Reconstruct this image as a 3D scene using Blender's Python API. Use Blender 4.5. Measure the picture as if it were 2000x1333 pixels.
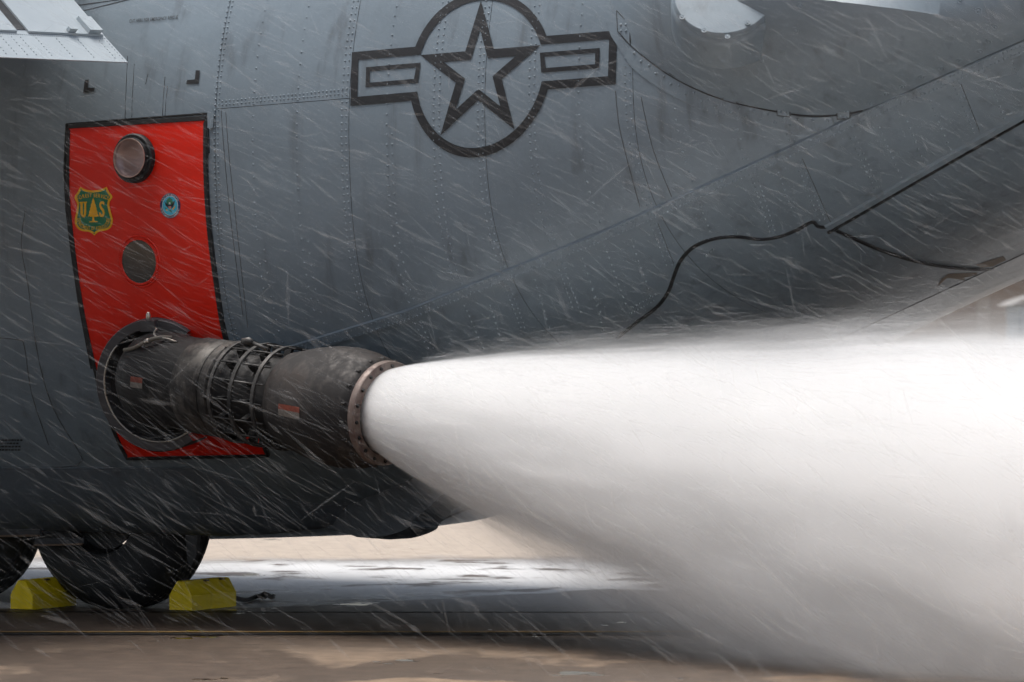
import bpy, bmesh, math, random
from mathutils import Vector, Matrix, noise as mnoise
from mathutils.bvhtree import BVHTree

random.seed(7)
R = math.radians
scene = bpy.context.scene
for o in list(bpy.data.objects):
    bpy.data.objects.remove(o)

# ------------------------------------------------------------------ camera
TH = R(34)
CD = Vector((-math.sin(TH), math.cos(TH), 0))      # viewing direction
CR = Vector((math.cos(TH), math.sin(TH), 0))       # to the right of it
UP = Vector((0, 0, 1))
CAM = Vector((15.49, -22.44, 1.545))
FPX = 9440.0                                       # focal length in photo pixels (2000 wide)
HOR = 650.0                                        # horizon row
cd = bpy.data.cameras.new('camera')
cam = bpy.data.objects.new('camera', cd)
scene.collection.objects.link(cam)
cam.location = CAM
cam.rotation_euler = (R(90), 0, TH)
cd.sensor_width = 36
cd.lens = FPX / 2000 * 36
cd.shift_y = -(666.5 - HOR) / 2000
cd.clip_end = 6000
cd.dof.use_dof = True
cd.dof.focus_distance = 25.2
cd.dof.aperture_fstop = 5.6
scene.camera = cam

# ------------------------------------------------------------------ sky, sun, exposure
SUN_DIR = (-CR * 0.22 + CD * 0.10 + UP * 0.95).normalized()
world = bpy.data.worlds.new('World')
scene.world = world
world.use_nodes = True
wn = world.node_tree
wn.nodes.clear()
sky = wn.nodes.new('ShaderNodeTexSky')
sky.sky_type = 'NISHITA'
sky.sun_disc = False
sky.sun_elevation = math.asin(SUN_DIR.z)
sky.sun_rotation = math.atan2(SUN_DIR.x, SUN_DIR.y)
sky.air_density = 1.0
sky.dust_density = 4.5
sky.ozone_density = 1.0
hs = wn.nodes.new('ShaderNodeHueSaturation')
hs.inputs['Saturation'].default_value = 0.6
bg = wn.nodes.new('ShaderNodeBackground')
bg.inputs['Strength'].default_value = 0.057
wo = wn.nodes.new('ShaderNodeOutputWorld')
wn.links.new(sky.outputs[0], hs.inputs['Color'])
wn.links.new(hs.outputs[0], bg.inputs['Color'])
wn.links.new(bg.outputs[0], wo.inputs['Surface'])

sd = bpy.data.lights.new('sun', 'SUN')
sd.energy = 1.5
sd.angle = R(38)
sd.color = (1.0, 0.97, 0.93)
sun = bpy.data.objects.new('sun', sd)
scene.collection.objects.link(sun)
sun.rotation_euler = SUN_DIR.to_track_quat('Z', 'Y').to_euler()

scene.view_settings.view_transform = 'Standard'
scene.view_settings.look = 'None'
scene.view_settings.exposure = 1.26
scene.view_settings.gamma = 1.0
scene.cycles.use_denoising = True
scene.cycles.use_adaptive_sampling = True
scene.cycles.adaptive_threshold = 0.05
scene.cycles.max_bounces = 14
scene.cycles.diffuse_bounces = 3
scene.cycles.glossy_bounces = 3
scene.cycles.transmission_bounces = 4
scene.cycles.volume_bounces = 10
scene.cycles.transparent_max_bounces = 24
scene.cycles.volume_max_steps = 256

# ------------------------------------------------------------------ pixel <-> place helpers
def ray(px, py):
    return CD + CR * ((px - 1000) / FPX) + UP * ((HOR - py) / FPX)
def atY(px, py, Y):
    v = ray(px, py); return CAM + v * ((Y - CAM.y) / v.y)
def atZ(px, py, Z=0.0):
    v = ray(px, py); return CAM + v * ((Z - CAM.z) / v.z)
def lerp(a, b, t): return a + (b - a) * t
def sstep(a, b, x):
    t = max(0.0, min(1.0, (x - a) / (b - a))); return t * t * (3 - 2 * t)
def interp(tab, x):
    if x <= tab[0][0]: return tab[0][1]
    for (x0, y0), (x1, y1) in zip(tab, tab[1:]):
        if x <= x1: return y0 + (y1 - y0) * (x - x0) / (x1 - x0)
    return tab[-1][1]
def dense(pts, step):
    out = [pts[0]]
    for a, b in zip(pts, pts[1:]):
        L = math.hypot(b[0] - a[0], b[1] - a[1]); n = max(1, int(round(L / step)))
        for i in range(1, n + 1):
            out.append((lerp(a[0], b[0], i / n), lerp(a[1], b[1], i / n)))
    return out
def smooth_path(pts, n=8):                          # Catmull-Rom through 2D points
    P = [pts[0]] + list(pts) + [pts[-1]]
    out = []
    for i in range(1, len(P) - 2):
        p0, p1, p2, p3 = P[i - 1], P[i], P[i + 1], P[i + 2]
        for k in range(n):
            t = k / n
            out.append(tuple(0.5 * (2 * p1[j] + (-p0[j] + p2[j]) * t + (2 * p0[j] - 5 * p1[j] + 4 * p2[j] - p3[j]) * t * t
                                    + (-p0[j] + 3 * p1[j] - 3 * p2[j] + p3[j]) * t ** 3) for j in range(len(p1))))
    out.append(tuple(pts[-1]))
    return out

# ------------------------------------------------------------------ object helpers
WM = {}                                             # world matrix of parents
def thing(name, label, cat, loc=(0, 0, 0), rot=(0, 0, 0), group=None):
    o = bpy.data.objects.new(name, None)
    scene.collection.objects.link(o)
    o.location = loc; o.rotation_euler = rot
    o.empty_display_size = 0.2
    tag(o, label, cat, group)
    m = Matrix.Translation(Vector(loc)) @ (Matrix.Rotation(rot[2], 4, 'Z') @ Matrix.Rotation(rot[1], 4, 'Y') @ Matrix.Rotation(rot[0], 4, 'X'))
    WM[o.name] = m
    return o
def tag(o, label=None, cat=None, group=None, kind=None):
    if label: o['label'] = label
    if cat: o['category'] = cat
    if group: o['group'] = group
    if kind: o['kind'] = kind
    return o
def link(name, me, parent=None):
    o = bpy.data.objects.new(name, me)
    scene.collection.objects.link(o)
    if parent:
        o.parent = parent
        if parent.name in WM: o.matrix_parent_inverse = WM[parent.name].inverted()
    return o
def mesh(name, verts, faces, mats, parent=None, smooth=False, fm=None, auto=None):
    me = bpy.data.meshes.new(name)
    me.from_pydata([tuple(v) for v in verts], [], faces)
    for m in (mats if isinstance(mats, (list, tuple)) else [mats]): me.materials.append(m)
    if fm:
        for p, i in zip(me.polygons, fm): p.material_index = i
    if smooth or auto:
        for p in me.polygons: p.use_smooth = True
        if auto: me.set_sharp_from_angle(angle=R(auto))
    me.update()
    return link(name, me, parent)
class MB:
    def __init__(s): s.v = []; s.f = []; s.m = []
    def add(s, verts, faces, mi=0):
        b = len(s.v); s.v += [Vector(v) for v in verts]
        s.f += [tuple(i + b for i in f) for f in faces]; s.m += [mi] * len(faces)
    def box(s, c, ax, ay, az, mi=0):                # centre and three half-axis vectors
        c = Vector(c); vs = [c + ax * i + ay * j + az * k for i in (-1, 1) for j in (-1, 1) for k in (-1, 1)]
        s.add(vs, [(0, 1, 3, 2), (4, 6, 7, 5), (0, 4, 5, 1), (2, 3, 7, 6), (0, 2, 6, 4), (1, 5, 7, 3)], mi)
    def tube(s, pts, rad, n=10, mi=0, caps=True):
        pts = [Vector(p) for p in pts]; rr = rad if isinstance(rad, (list, tuple)) else [rad] * len(pts)
        T = [(pts[min(i + 1, len(pts) - 1)] - pts[max(i - 1, 0)]).normalized() for i in range(len(pts))]
        ref = Vector((0, 0, 1)) if abs(T[0].z) < 0.9 else Vector((1, 0, 0))
        u = T[0].cross(ref).normalized(); vs = []
        for p, t, r_ in zip(pts, T, rr):
            u = (u - t * u.dot(t)).normalized(); w = t.cross(u)
            vs += [p + (u * math.cos(a) + w * math.sin(a)) * r_ for a in [2 * math.pi * k / n for k in range(n)]]
        fs = [(i * n + k, i * n + (k + 1) % n, (i + 1) * n + (k + 1) % n, (i + 1) * n + k) for i in range(len(pts) - 1) for k in range(n)]
        if caps: fs += [tuple(range(n))[::-1], tuple((len(pts) - 1) * n + k for k in range(n))]
        s.add(vs, fs, mi)
    def lathe(s, o, ax, prof, n=48, mi=0, closed=False, a0=0, a1=2 * math.pi, up=Vector((0, 0, 1))):
        ax = ax.normalized(); u = (up - ax * up.dot(ax)).normalized(); w = ax.cross(u)
        full = abs(a1 - a0 - 2 * math.pi) < 1e-6; m = n if full else n + 1; vs = []
        for d_, r_ in prof:
            for k in range(m):
                a = a0 + (a1 - a0) * k / n
                vs.append(o + ax * d_ + (u * math.cos(a) + w * math.sin(a)) * r_)
        P = len(prof); fs = []
        for i in range(P if closed else P - 1):
            j = (i + 1) % P
            for k in range(n):
                k2 = (k + 1) % m
                fs.append((i * m + k, j * m + k, j * m + k2, i * m + k2))
        if not full and closed:
            fs.append(tuple(i * m for i in range(P))); fs.append(tuple(i * m + m - 1 for i in range(P))[::-1])
        s.add(vs, fs, mi)
    def build(s, name, mats, parent=None, smooth=False, auto=None):
        return mesh(name, s.v, s.f, mats, parent, smooth, s.m, auto)

# ------------------------------------------------------------------ materials
class NT:
    def __init__(s, m):
        m.use_nodes = True; s.t = m.node_tree; s.t.nodes.clear(); s.out = s.t.nodes.new('ShaderNodeOutputMaterial')
    def n(s, typ, **kw):
        nd = s.t.nodes.new(typ)
        for k, v in kw.items():
            if k.startswith('i_'):
                key = k[2:]; key = int(key) if key.isdigit() else key.replace('_', ' ')
                s.set(nd.inputs[key], v)
            else: setattr(nd, k, v)
        return nd
    def set(s, inp, v):
        if hasattr(v, 'default_value') or isinstance(v, bpy.types.NodeSocket): s.t.links.new(v, inp)
        elif isinstance(v, bpy.types.Node): s.t.links.new(v.outputs[0], inp)
        else: inp.default_value = v
    def math(s, op, a, b=0.0, c=0.0, clamp=False):
        nd = s.t.nodes.new('ShaderNodeMath'); nd.operation = op; nd.use_clamp = clamp
        s.set(nd.inputs[0], a); s.set(nd.inputs[1], b)
        if len(nd.inputs) > 2: s.set(nd.inputs[2], c)
        return nd.outputs[0]
    def vmath(s, op, a, b=(0, 0, 0)):
        nd = s.t.nodes.new('ShaderNodeVectorMath'); nd.operation = op
        s.set(nd.inputs[0], a); s.set(nd.inputs[1], b)
        return nd.outputs['Value'] if op in ('DOT_PRODUCT', 'LENGTH', 'DISTANCE') else nd.outputs[0]
    def ramp(s, x, a, b, lo=0.0, hi=1.0, smooth=True):
        nd = s.t.nodes.new('ShaderNodeMapRange'); nd.interpolation_type = 'SMOOTHSTEP' if smooth else 'LINEAR'; nd.clamp = True
        for i, v in enumerate((x, a, b, lo, hi)): s.set(nd.inputs[i], v)
        return nd.outputs[0]
    def noise(s, vec, scale, detail=3.0, rough=0.5):
        nd = s.t.nodes.new('ShaderNodeTexNoise'); s.set(nd.inputs['Vector'], vec)
        nd.inputs['Scale'].default_value = scale; nd.inputs['Detail'].default_value = detail; nd.inputs['Roughness'].default_value = rough
        return nd.outputs[0]
    def mix(s, f, a, b):
        nd = s.t.nodes.new('ShaderNodeMix'); nd.data_type = 'RGBA'
        s.set(nd.inputs[0], f); s.set(nd.inputs[6], a); s.set(nd.inputs[7], b)
        return nd.outputs[2]
    def pos(s): return s.t.nodes.new('ShaderNodeNewGeometry').outputs['Position']
    def scale(s, vec, xyz):
        return s.vmath('MULTIPLY', vec, xyz)
    def comb(s, x, y, z):
        nd = s.t.nodes.new('ShaderNodeCombineXYZ')
        for i, v in enumerate((x, y, z)): s.set(nd.inputs[i], v)
        return nd.outputs[0]
    def bsdf(s, col, rough=0.5, metal=0.0, bump=None, bstr=0.2, bdist=0.01, spec=0.5, coat=0.0):
        b = s.t.nodes.new('ShaderNodeBsdfPrincipled')
        s.set(b.inputs['Base Color'], col); s.set(b.inputs['Roughness'], rough); s.set(b.inputs['Metallic'], metal)
        s.set(b.inputs['Specular IOR Level'], spec)
        if coat: s.set(b.inputs['Coat Weight'], coat); b.inputs['Coat Roughness'].default_value = 0.15
        if bump is not None:
            bn = s.t.nodes.new('ShaderNodeBump'); bn.inputs['Strength'].default_value = bstr; bn.inputs['Distance'].default_value = bdist
            s.set(bn.inputs['Height'], bump); s.t.links.new(bn.outputs[0], b.inputs['Normal'])
        s.t.links.new(b.outputs[0], s.out.inputs['Surface'])
        return b
def c4(c): return (c[0], c[1], c[2], 1.0)
def mat_paint(name, base, var=0.12, rough=0.45, dirt=0.3, dirtcol=(0.05, 0.045, 0.04), spec=0.4):
    m = bpy.data.materials.new(name); t = NT(m); p = t.pos()
    big = t.noise(p, 1.3, 4, 0.6)
    streak = t.noise(t.scale(p, (9.0, 9.0, 0.7)), 1.0, 4, 0.6)     # run-down stains
    fine = t.noise(p, 60.0, 2, 0.6)
    v = t.math('ADD', t.math('MULTIPLY', t.math('SUBTRACT', big, 0.5), var * 2.2), t.math('MULTIPLY', t.math('SUBTRACT', fine, 0.5), var * 0.8))
    br = t.math('ADD', 1.0, v)
    col = t.vmath('SCALE', (base[0], base[1], base[2])); nd = col.node; t.set(nd.inputs['Scale'], br)
    d = t.math('MULTIPLY', t.ramp(streak, 0.52, 0.78), dirt)
    col = t.mix(d, col, c4(dirtcol))
    rg = t.math('ADD', rough, t.math('MULTIPLY', t.math('SUBTRACT', big, 0.5), 0.25))
    wob = t.noise(p, 3.2, 2, 0.5)
    t.bsdf(col, rg, 0.0, t.math('ADD', wob, t.math('MULTIPLY', fine, 0.03)), 0.45, 0.016, spec)
    return m
def mat_plain(name, base, rough=0.5, metal=0.0, var=0.15, scale=20.0, bump=0.1, spec=0.5):
    m = bpy.data.materials.new(name); t = NT(m); p = t.pos()
    nz = t.noise(p, scale, 4, 0.6)
    br = t.math('ADD', 1.0 - var, t.math('MULTIPLY', nz, 2 * var))
    col = t.vmath('SCALE', (base[0], base[1], base[2])); t.set(col.node.inputs['Scale'], br)
    t.bsdf(col, t.math('ADD', rough - 0.08, t.math('MULTIPLY', nz, 0.16)), metal, nz, bump, 0.006, spec)
    return m
def mat_metal(name, base, soot=(0.02, 0.018, 0.017), amount=0.5, rough=0.4, metal=0.8):
    m = bpy.data.materials.new(name); t = NT(m); p = t.pos()
    a = t.noise(p, 4.0, 5, 0.65); b = t.noise(t.scale(p, (1, 1, 0.25)), 30.0, 4, 0.6)
    k = t.ramp(t.math('ADD', t.math('MULTIPLY', a, 0.7), t.math('MULTIPLY', b, 0.3)), 0.62 - amount * 0.45, 0.72 - amount * 0.25)
    col = t.mix(k, c4(soot), c4(base))
    t.bsdf(col, t.math('SUBTRACT', rough + 0.3, t.math('MULTIPLY', k, 0.3)), t.math('MULTIPLY', k, metal), b, 0.12, 0.004)
    return m

M = {}
M['grey'] = mat_paint('grey_paint', (0.205, 0.256, 0.298), 0.17, 0.40, 0.42)
M['shade_grey'] = mat_paint('shade_tinted_grey_paint', (0.11, 0.13, 0.148), 0.2, 0.5, 0.4)  # darker copy of the grey: underside shade put into the colour
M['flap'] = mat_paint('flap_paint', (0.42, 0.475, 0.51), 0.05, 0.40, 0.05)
M['under'] = mat_plain('skin_gap', (0.03, 0.032, 0.035), 0.7)
M['seam'] = mat_plain('seam_sealant', (0.075, 0.085, 0.095), 0.7)
M['red'] = mat_paint('red_paint', (0.84, 0.018, 0.004), 0.08, 0.38, 0.10, (0.16, 0.01, 0.008))
M['black'] = mat_paint('black_marking', (0.022, 0.023, 0.025), 0.25, 0.5, 0.0)
M['rubber'] = mat_plain('rubber', (0.014, 0.015, 0.017), 0.65)
M['tyre'] = mat_plain('tyre_rubber', (0.016, 0.017, 0.018), 0.75, 0, 0.3, 30, 0.3)
M['rim'] = mat_plain('wheel_rim', (0.016, 0.017, 0.018), 0.6, 0.1, 0.3)
M['rust'] = mat_plain('worn_edge', (0.12, 0.075, 0.045), 0.7, 0, 0.5, 40)
M['pipe'] = mat_metal('sooty_steel', (0.045, 0.041, 0.039), (0.011, 0.0105, 0.011), 0.2, 0.42, 0.4)
M['band'] = mat_metal('brushed_steel', (0.105, 0.097, 0.088), (0.018, 0.0165, 0.016), 0.4, 0.52, 0.4)
M['bell'] = mat_metal('smoked_steel', (0.05, 0.042, 0.038), (0.018, 0.016, 0.016), 0.4, 0.5, 0.25)
M['hoop'] = mat_metal('hoop_steel', (0.11, 0.105, 0.10), (0.015, 0.015, 0.015), 0.4, 0.42, 0.5)
M['flange'] = mat_metal('flange_steel', (0.26, 0.21, 0.185), (0.10, 0.055, 0.045), 0.62, 0.45, 0.45)
M['collar'] = mat_plain('collar_grey', (0.085, 0.085, 0.092), 0.5, 0.2, 0.2, 8)
M['bright'] = mat_plain('bright_steel', (0.55, 0.52, 0.47), 0.3, 0.8, 0.1)
M['hose'] = mat_plain('hose_rubber', (0.16, 0.145, 0.12), 0.6)
M['dark'] = mat_plain('dark_recess', (0.012, 0.012, 0.014), 0.8)
M['orange'] = mat_plain('label_orange', (0.20, 0.04, 0.02), 0.6, 0, 0.7, 60)
M['white_label'] = mat_plain('label_white', (0.17, 0.15, 0.13), 0.6, 0, 0.8, 80)
M['shield_gold'] = mat_plain('emblem_gold', (0.92, 0.48, 0.008), 0.5, 0, 0.04)
M['shield_green'] = mat_plain('emblem_green', (0.010, 0.19, 0.085), 0.5, 0, 0.04)
M['navy'] = mat_plain('emblem_navy', (0.012, 0.012, 0.09), 0.5, 0, 0.04)
M['cyan'] = mat_plain('emblem_cyan', (0.06, 0.52, 0.74), 0.5, 0, 0.04)
M['white'] = mat_plain('emblem_white', (0.72, 0.72, 0.74), 0.5, 0, 0.04)
M['pink'] = mat_plain('emblem_pink', (0.55, 0.27, 0.22), 0.5, 0, 0.04)
M['port_inner'] = mat_plain('porthole_metal', (0.40, 0.30, 0.29), 0.35, 0.35, 0.12, 12)
M['port_rim'] = mat_plain('porthole_rim', (0.55, 0.40, 0.35), 0.4, 0.5, 0.1)
def mat_glass():
    m = bpy.data.materials.new('window_glass'); t = NT(m); p = t.pos()
    nz = t.noise(p, 9.0, 3, 0.6)
    t.bsdf(t.mix(nz, (0.018, 0.019, 0.019, 1), (0.055, 0.056, 0.055, 1)), 0.12, 0.0, None, spec=0.8)
    return m
M['glass'] = mat_glass()
M['yellow'] = mat_paint('chock_yellow', (0.92, 0.68, 0.006), 0.12, 0.5, 0.25, (0.12, 0.08, 0.01))
M['rope'] = mat_plain('rope', (0.07, 0.065, 0.06), 0.9, 0, 0.5, 90, 0.5)
M['line'] = mat_plain('yellow_line_paint', (0.20, 0.12, 0.03), 0.7, 0, 0.5, 6)
M['tar'] = mat_plain('tar', (0.016, 0.015, 0.015), 0.5, 0, 0.3, 8)
M['bare'] = mat_paint('chipped_metal', (0.22, 0.175, 0.13), 0.4, 0.6, 0.5, (0.10, 0.10, 0.10))

def mat_ground():
    m = bpy.data.materials.new('wet_concrete'); t = NT(m); p = t.pos()
    lat = t.vmath('DOT_PRODUCT', p, tuple(CR)); w = t.math('SUBTRACT', t.vmath('DOT_PRODUCT', p, tuple(CD)), CAM.dot(CD))
    lat = t.math('SUBTRACT', lat, CAM.dot(CR))
    q = t.comb(lat, w, 0.0)
    n1 = t.noise(t.scale(q, (1.0, 0.5, 1)), 0.8, 6, 0.6)         # broad wet outlines
    n2 = t.noise(t.scale(q, (1.0, 1.0, 1)), 1.5, 6, 0.65)        # streaks of film drying along the slabs
    n3 = t.noise(p, 7.0, 5, 0.65)
    n4 = t.noise(p, 90.0, 3, 0.6)
    ww = t.math('ADD', w, t.math('MULTIPLY', t.math('SUBTRACT', n1, 0.5), 2.2))
    wet = t.math('MULTIPLY', t.ramp(ww, 21.15, 21.3), t.ramp(ww, 33.6, 32.6))
    dryp = t.math('MULTIPLY', t.ramp(n1, 0.52, 0.60), t.ramp(w, 24.3, 22.8))
    wet = t.math('MULTIPLY', wet, t.math('SUBTRACT', 1.0, t.math('MULTIPLY', dryp, 0.7)))
    # standing film beyond the joint, on the side away from the spray
    edge = t.math('ADD', t.math('ADD', w, t.math('MULTIPLY', t.math('SUBTRACT', n1, 0.5), 1.2)), t.math('MULTIPLY', t.ramp(lat, -1.6, 0.6, 0.0, -2.0, False), 1.0))
    film = t.math('MULTIPLY', t.ramp(edge, 26.9, 27.1), t.ramp(t.math('ADD', ww, t.math('MULTIPLY', n2, 3.0)), 35.2, 33.2))
    film = t.math('MULTIPLY', film, t.ramp(n2, 0.40, 0.47))
    pud = t.math('MULTIPLY', t.ramp(t.noise(t.scale(q, (1.3, 0.9, 1)), 1.1, 4, 0.6), 0.645, 0.66), t.ramp(w, 21.0, 21.6))
    film0 = film
    film = t.math('MAXIMUM', film, pud)
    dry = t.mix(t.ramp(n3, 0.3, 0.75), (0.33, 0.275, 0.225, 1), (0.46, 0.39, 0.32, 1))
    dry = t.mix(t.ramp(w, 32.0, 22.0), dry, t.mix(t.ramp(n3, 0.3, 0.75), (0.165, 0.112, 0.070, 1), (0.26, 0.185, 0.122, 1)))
    damp = t.mix(t.ramp(n3, 0.3, 0.75), (0.056, 0.037, 0.024, 1), (0.098, 0.068, 0.046, 1))
    col = t.mix(wet, dry, damp)
    col = t.mix(t.math('MULTIPLY', t.ramp(n4, 0.55, 0.75), 0.35), col, (0.06, 0.05, 0.045, 1))
    sky_sheen = t.math('MULTIPLY', film0, t.ramp(n2, 0.37, 0.50, 0.35, 1.0))  # sky reflection on the film, painted in as diffuse white
    col = t.mix(sky_sheen, col, (0.60, 0.60, 0.60, 1))
    rough = t.math('SUBTRACT', 0.85, t.math('MULTIPLY', wet, 0.33))
    rough = t.math('SUBTRACT', rough, t.math('MULTIPLY', film, t.math('SUBTRACT', rough, 0.035)))
    rough = t.math('ADD', rough, t.math('MULTIPLY', sky_sheen, 0.45))
    hgt = t.math('MULTIPLY', t.math('ADD', t.math('MULTIPLY', n4, 0.4), n3), t.math('SUBTRACT', 1.0, t.math('MULTIPLY', film, 0.995)))
    t.bsdf(col, rough, 0.0, hgt, 0.25, 0.012, spec=t.math('SUBTRACT', 0.5, t.math('MULTIPLY', sky_sheen, 0.42)))
    return m
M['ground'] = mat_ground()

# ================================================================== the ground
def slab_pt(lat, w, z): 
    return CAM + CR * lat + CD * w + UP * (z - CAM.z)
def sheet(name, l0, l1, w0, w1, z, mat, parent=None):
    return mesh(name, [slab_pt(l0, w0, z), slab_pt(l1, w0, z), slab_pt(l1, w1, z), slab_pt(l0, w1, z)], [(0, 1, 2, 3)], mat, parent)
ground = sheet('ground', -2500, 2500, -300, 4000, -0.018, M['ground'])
tag(ground, 'wet concrete apron under the grey aircraft', 'ground', kind='structure')
WJ = [9.5, 15.25, 21.0, 26.72, 32.4, 38.1, 43.8, 49.5]
LJ = [-22.8, -13.7, -4.6, 4.5, 13.6, 22.7]
slab_me = None
SL, SW = 9.1 - 0.016, 5.7 - 0.016
for i in range(len(WJ) - 1):
    for j in range(len(LJ) - 1):
        if slab_me is None:
            b = 0.012; hx, hy = SL / 2, SW / 2
            vs = [(sx * (hx - k), sy * (hy - k), z) for k, z in ((0, -0.25), (0, -b), (b, 0)) for sx, sy in ((-1, -1), (1, -1), (1, 1), (-1, 1))]
            fs = [(8, 9, 10, 11)] + [(r0 * 4 + k, r0 * 4 + (k + 1) % 4, r0 * 4 + 4 + (k + 1) % 4, r0 * 4 + 4 + k) for r0 in (0, 1) for k in range(4)]
            slab_me = bpy.data.meshes.new('concrete_slab'); slab_me.from_pydata(vs, [], fs); slab_me.materials.append(M['ground'])
        o = bpy.data.objects.new('concrete_slab', slab_me); scene.collection.objects.link(o)
        c = slab_pt((LJ[j] + LJ[j + 1]) / 2, (WJ[i] + WJ[i + 1]) / 2, random.uniform(-0.001, 0.001))
        o.location = c; o.rotation_euler = (0, 0, TH); o.parent = ground
sheet('tar_line', -22, 22, 24.66, 24.92, 0.005, M['tar'], ground)
for w_ in (21.0, 26.72):
    sheet('tar_joint', -22, 22, w_ - 0.035, w_ + 0.035, 0.004, M['tar'], ground)
sheet('yellow_line', -22, 22, 24.78, 24.87, 0.009, M['line'], ground)

# ================================================================== the aircraft
PITCH = R(2.1)
plane = thing('cargo_aircraft', 'grey military cargo aircraft parked on the apron, spraying water from a red side door', 'aircraft', (0, 0, 0), (0, -PITCH, 0))
PM = WM[plane.name]
ZAX = 2.432
def hump(x, x0, k):                                 # smooth ramp max(0,x-x0)
    return 0.5 * ((x - x0) + math.sqrt((x - x0) ** 2 + k * k))
def sec_params(x):
    zc = 0.20 * hump(x, 1.7, 0.5) - 0.20 * hump(-8, 1.7, 0.5)
    zb = -2.03 + 0.36 * hump(x, -0.3, 0.25) - 0.36 * hump(-8, -0.3, 0.25)
    zb = min(zb, 1.6)
    a = 2.25 - 0.055 * hump(x, 1.8, 0.6)
    n = 2.75 - 0.50 * sstep(0.8, 3.0, x)
    return a, zc, max(0.3, zc - zb), 2.25 - zc * 0.2, n
def sec_local(x, t, off=0.0, side=-1):
    a, zc, hb, ht, n = sec_params(x)
    s, c = math.sin(t), math.cos(t)
    if c >= 0: y = a * abs(s); z = zc + ht * c
    else: y = a * abs(s) ** (2 / n); z = zc - hb * abs(c) ** (2 / n)
    return Vector((x, side * y, z + ZAX))
def sec(x, t, off=0.0, side=-1):
    p = sec_local(x, t, 0, side)
    if off:
        e = 0.01
        a = sec_local(x + e, t, 0, side) - sec_local(x - e, t, 0, side)
        t0, t1 = max(t - e, 0.0), min(t + e, math.pi)
        b = sec_local(x, t1, 0, side) - sec_local(x, t0, 0, side)
        nrm = b.cross(a) if side == -1 else a.cross(b)
        if nrm.length > 1e-9:
            nrm.normalize()
            cen = Vector((x, 0, sec_params(x)[1] + ZAX))
            if nrm.dot(p - cen) < 0: nrm = -nrm
            p = p + nrm * off
    return PM @ p
# full outer surface for ray casting
NX, NTT = 150, 120
X0, X1 = -7.0, 8.0
gv, gf = [], []
for i in range(NX + 1):
    x = lerp(X0, X1, i / NX)
    for k in range(NTT + 1):
        gv.append(sec(x, math.pi * k / NTT))
for i in range(NX):
    for k in range(NTT):
        a = i * (NTT + 1) + k
        gf.append((a, a + NTT + 1, a + NTT + 2, a + 1))
BVH = BVHTree.FromPolygons([tuple(v) for v in gv], gf)
PMI = PM.inverted()
def bvh_surface(bvh):
    def S(px, py):
        v = ray(px, py).normalized()
        h, n, i, d_ = bvh.ray_cast(CAM, v)
        if h is None: return None
        if n.dot(v) > 0: n = -n
        return h, n
    return S
SKIN = bvh_surface(BVH)
def plane_surface(o, n):
    def S(px, py):
        v = ray(px, py); t = (o - CAM).dot(n) / v.dot(n)
        return CAM + v * t, (n if n.dot(v) < 0 else -n)
    return S
def local_x(px, py):
    return (PMI @ SKIN(px, py)[0]).x
def t_at(px, py):
    p = PMI @ SKIN(px, py)[0]; a, zc, hb, ht, n = sec_params(p.x); dz = p.z - ZAX - zc
    if dz >= 0: return math.acos(min(1, dz / ht))
    return math.pi - math.acos(min(1.0, (-dz / hb) ** (n / 2)))

# --- inner body (both sides), a little inside the skin panels
bv, bf = [], []
NB = 90
for i in range(NB + 1):
    x = lerp(X0, X1, i / NB)
    ring = [sec(x, math.pi * k / 60, -0.012, -1) for k in range(61)] + [sec(x, math.pi * k / 60, -0.012, 1) for k in range(59, 0, -1)]
    bv += ring
nr = 120
for i in range(NB):
    for k in range(nr):
        bf.append((i * nr + k, i * nr + (k + 1) % nr, (i + 1) * nr + (k + 1) % nr, (i + 1) * nr + k))
bf += [tuple(range(nr)), tuple(NB * nr + k for k in range(nr))[::-1]]
fuselage = mesh('fuselage', bv, bf, M['seam'], plane, True)

# --- skin panels
XA, XB, XC, XD = local_x(421, 315), local_x(682, 300), local_x(949, 300), local_x(1249, 300)
def chine_px(px): return interp([(380, 745), (600, 677), (800, 615), (1180, 461), (1550, 294), (1680, 231), (2000, 91), (2150, 22)], px)
ctab = []
for px in range(380, 2150, 30):
    h = SKIN(px, chine_px(px))
    if h: ctab.append(((PMI @ h[0]).x, t_at(px, chine_px(px))))
ctab.sort()
k0 = ctab[0]; ctab.insert(0, (-7, k0[1] + 0.35))
ctab.append((8, ctab[-1][1] - 0.25))
def t_chine(x): return interp(ctab, x)
def strg_px(px): return interp([(100, 240), (428, 213), (700, 191), (1200, 152), (1300, 144)], px)
stab = []
for px in range(100, 1300, 40):
    h = SKIN(px, strg_px(px)); stab.append(((PMI @ h[0]).x, t_at(px, strg_px(px))))
stab.sort()
def t_strg(x): return interp(stab, x)
def patch(x0, x1, fa, fb, side=-1, off=0.0, gap=0.0016):
    nx = max(2, int((x1 - x0) / 0.12)); nt = 40 if side == -1 else 16
    vs, fs = [], []
    for i in range(nx + 1):
        x = lerp(x0 + gap, x1 - gap, i / nx)
        ta, tb = fa(x) + gap / 2.2, fb(x) - gap / 2.2
        for k in range(nt + 1): vs.append(sec(x, lerp(ta, tb, k / nt), off, side))
    for i in range(nx):
        for k in range(nt):
            a = i * (nt + 1) + k
            f = (a, a + 1, a + nt + 2, a + nt + 1)
            fs.append(f if side == -1 else f[::-1])
    # turned-in edges
    for i in range(nx + 1):
        for k in range(nt + 1): pass
    return mesh('skin_panel', vs, fs, M['grey'], fuselage, True)
zero = lambda x: -0.004
pie = lambda x: math.pi + 0.004
patch(X0, XA, zero, pie)
patch(XA, XB, zero, t_strg); patch(XA, XB, t_strg, t_chine); patch(XA, XB, t_chine, pie)
patch(XB, XC, zero, t_chine); patch(XB, XC, t_chine, pie)
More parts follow.
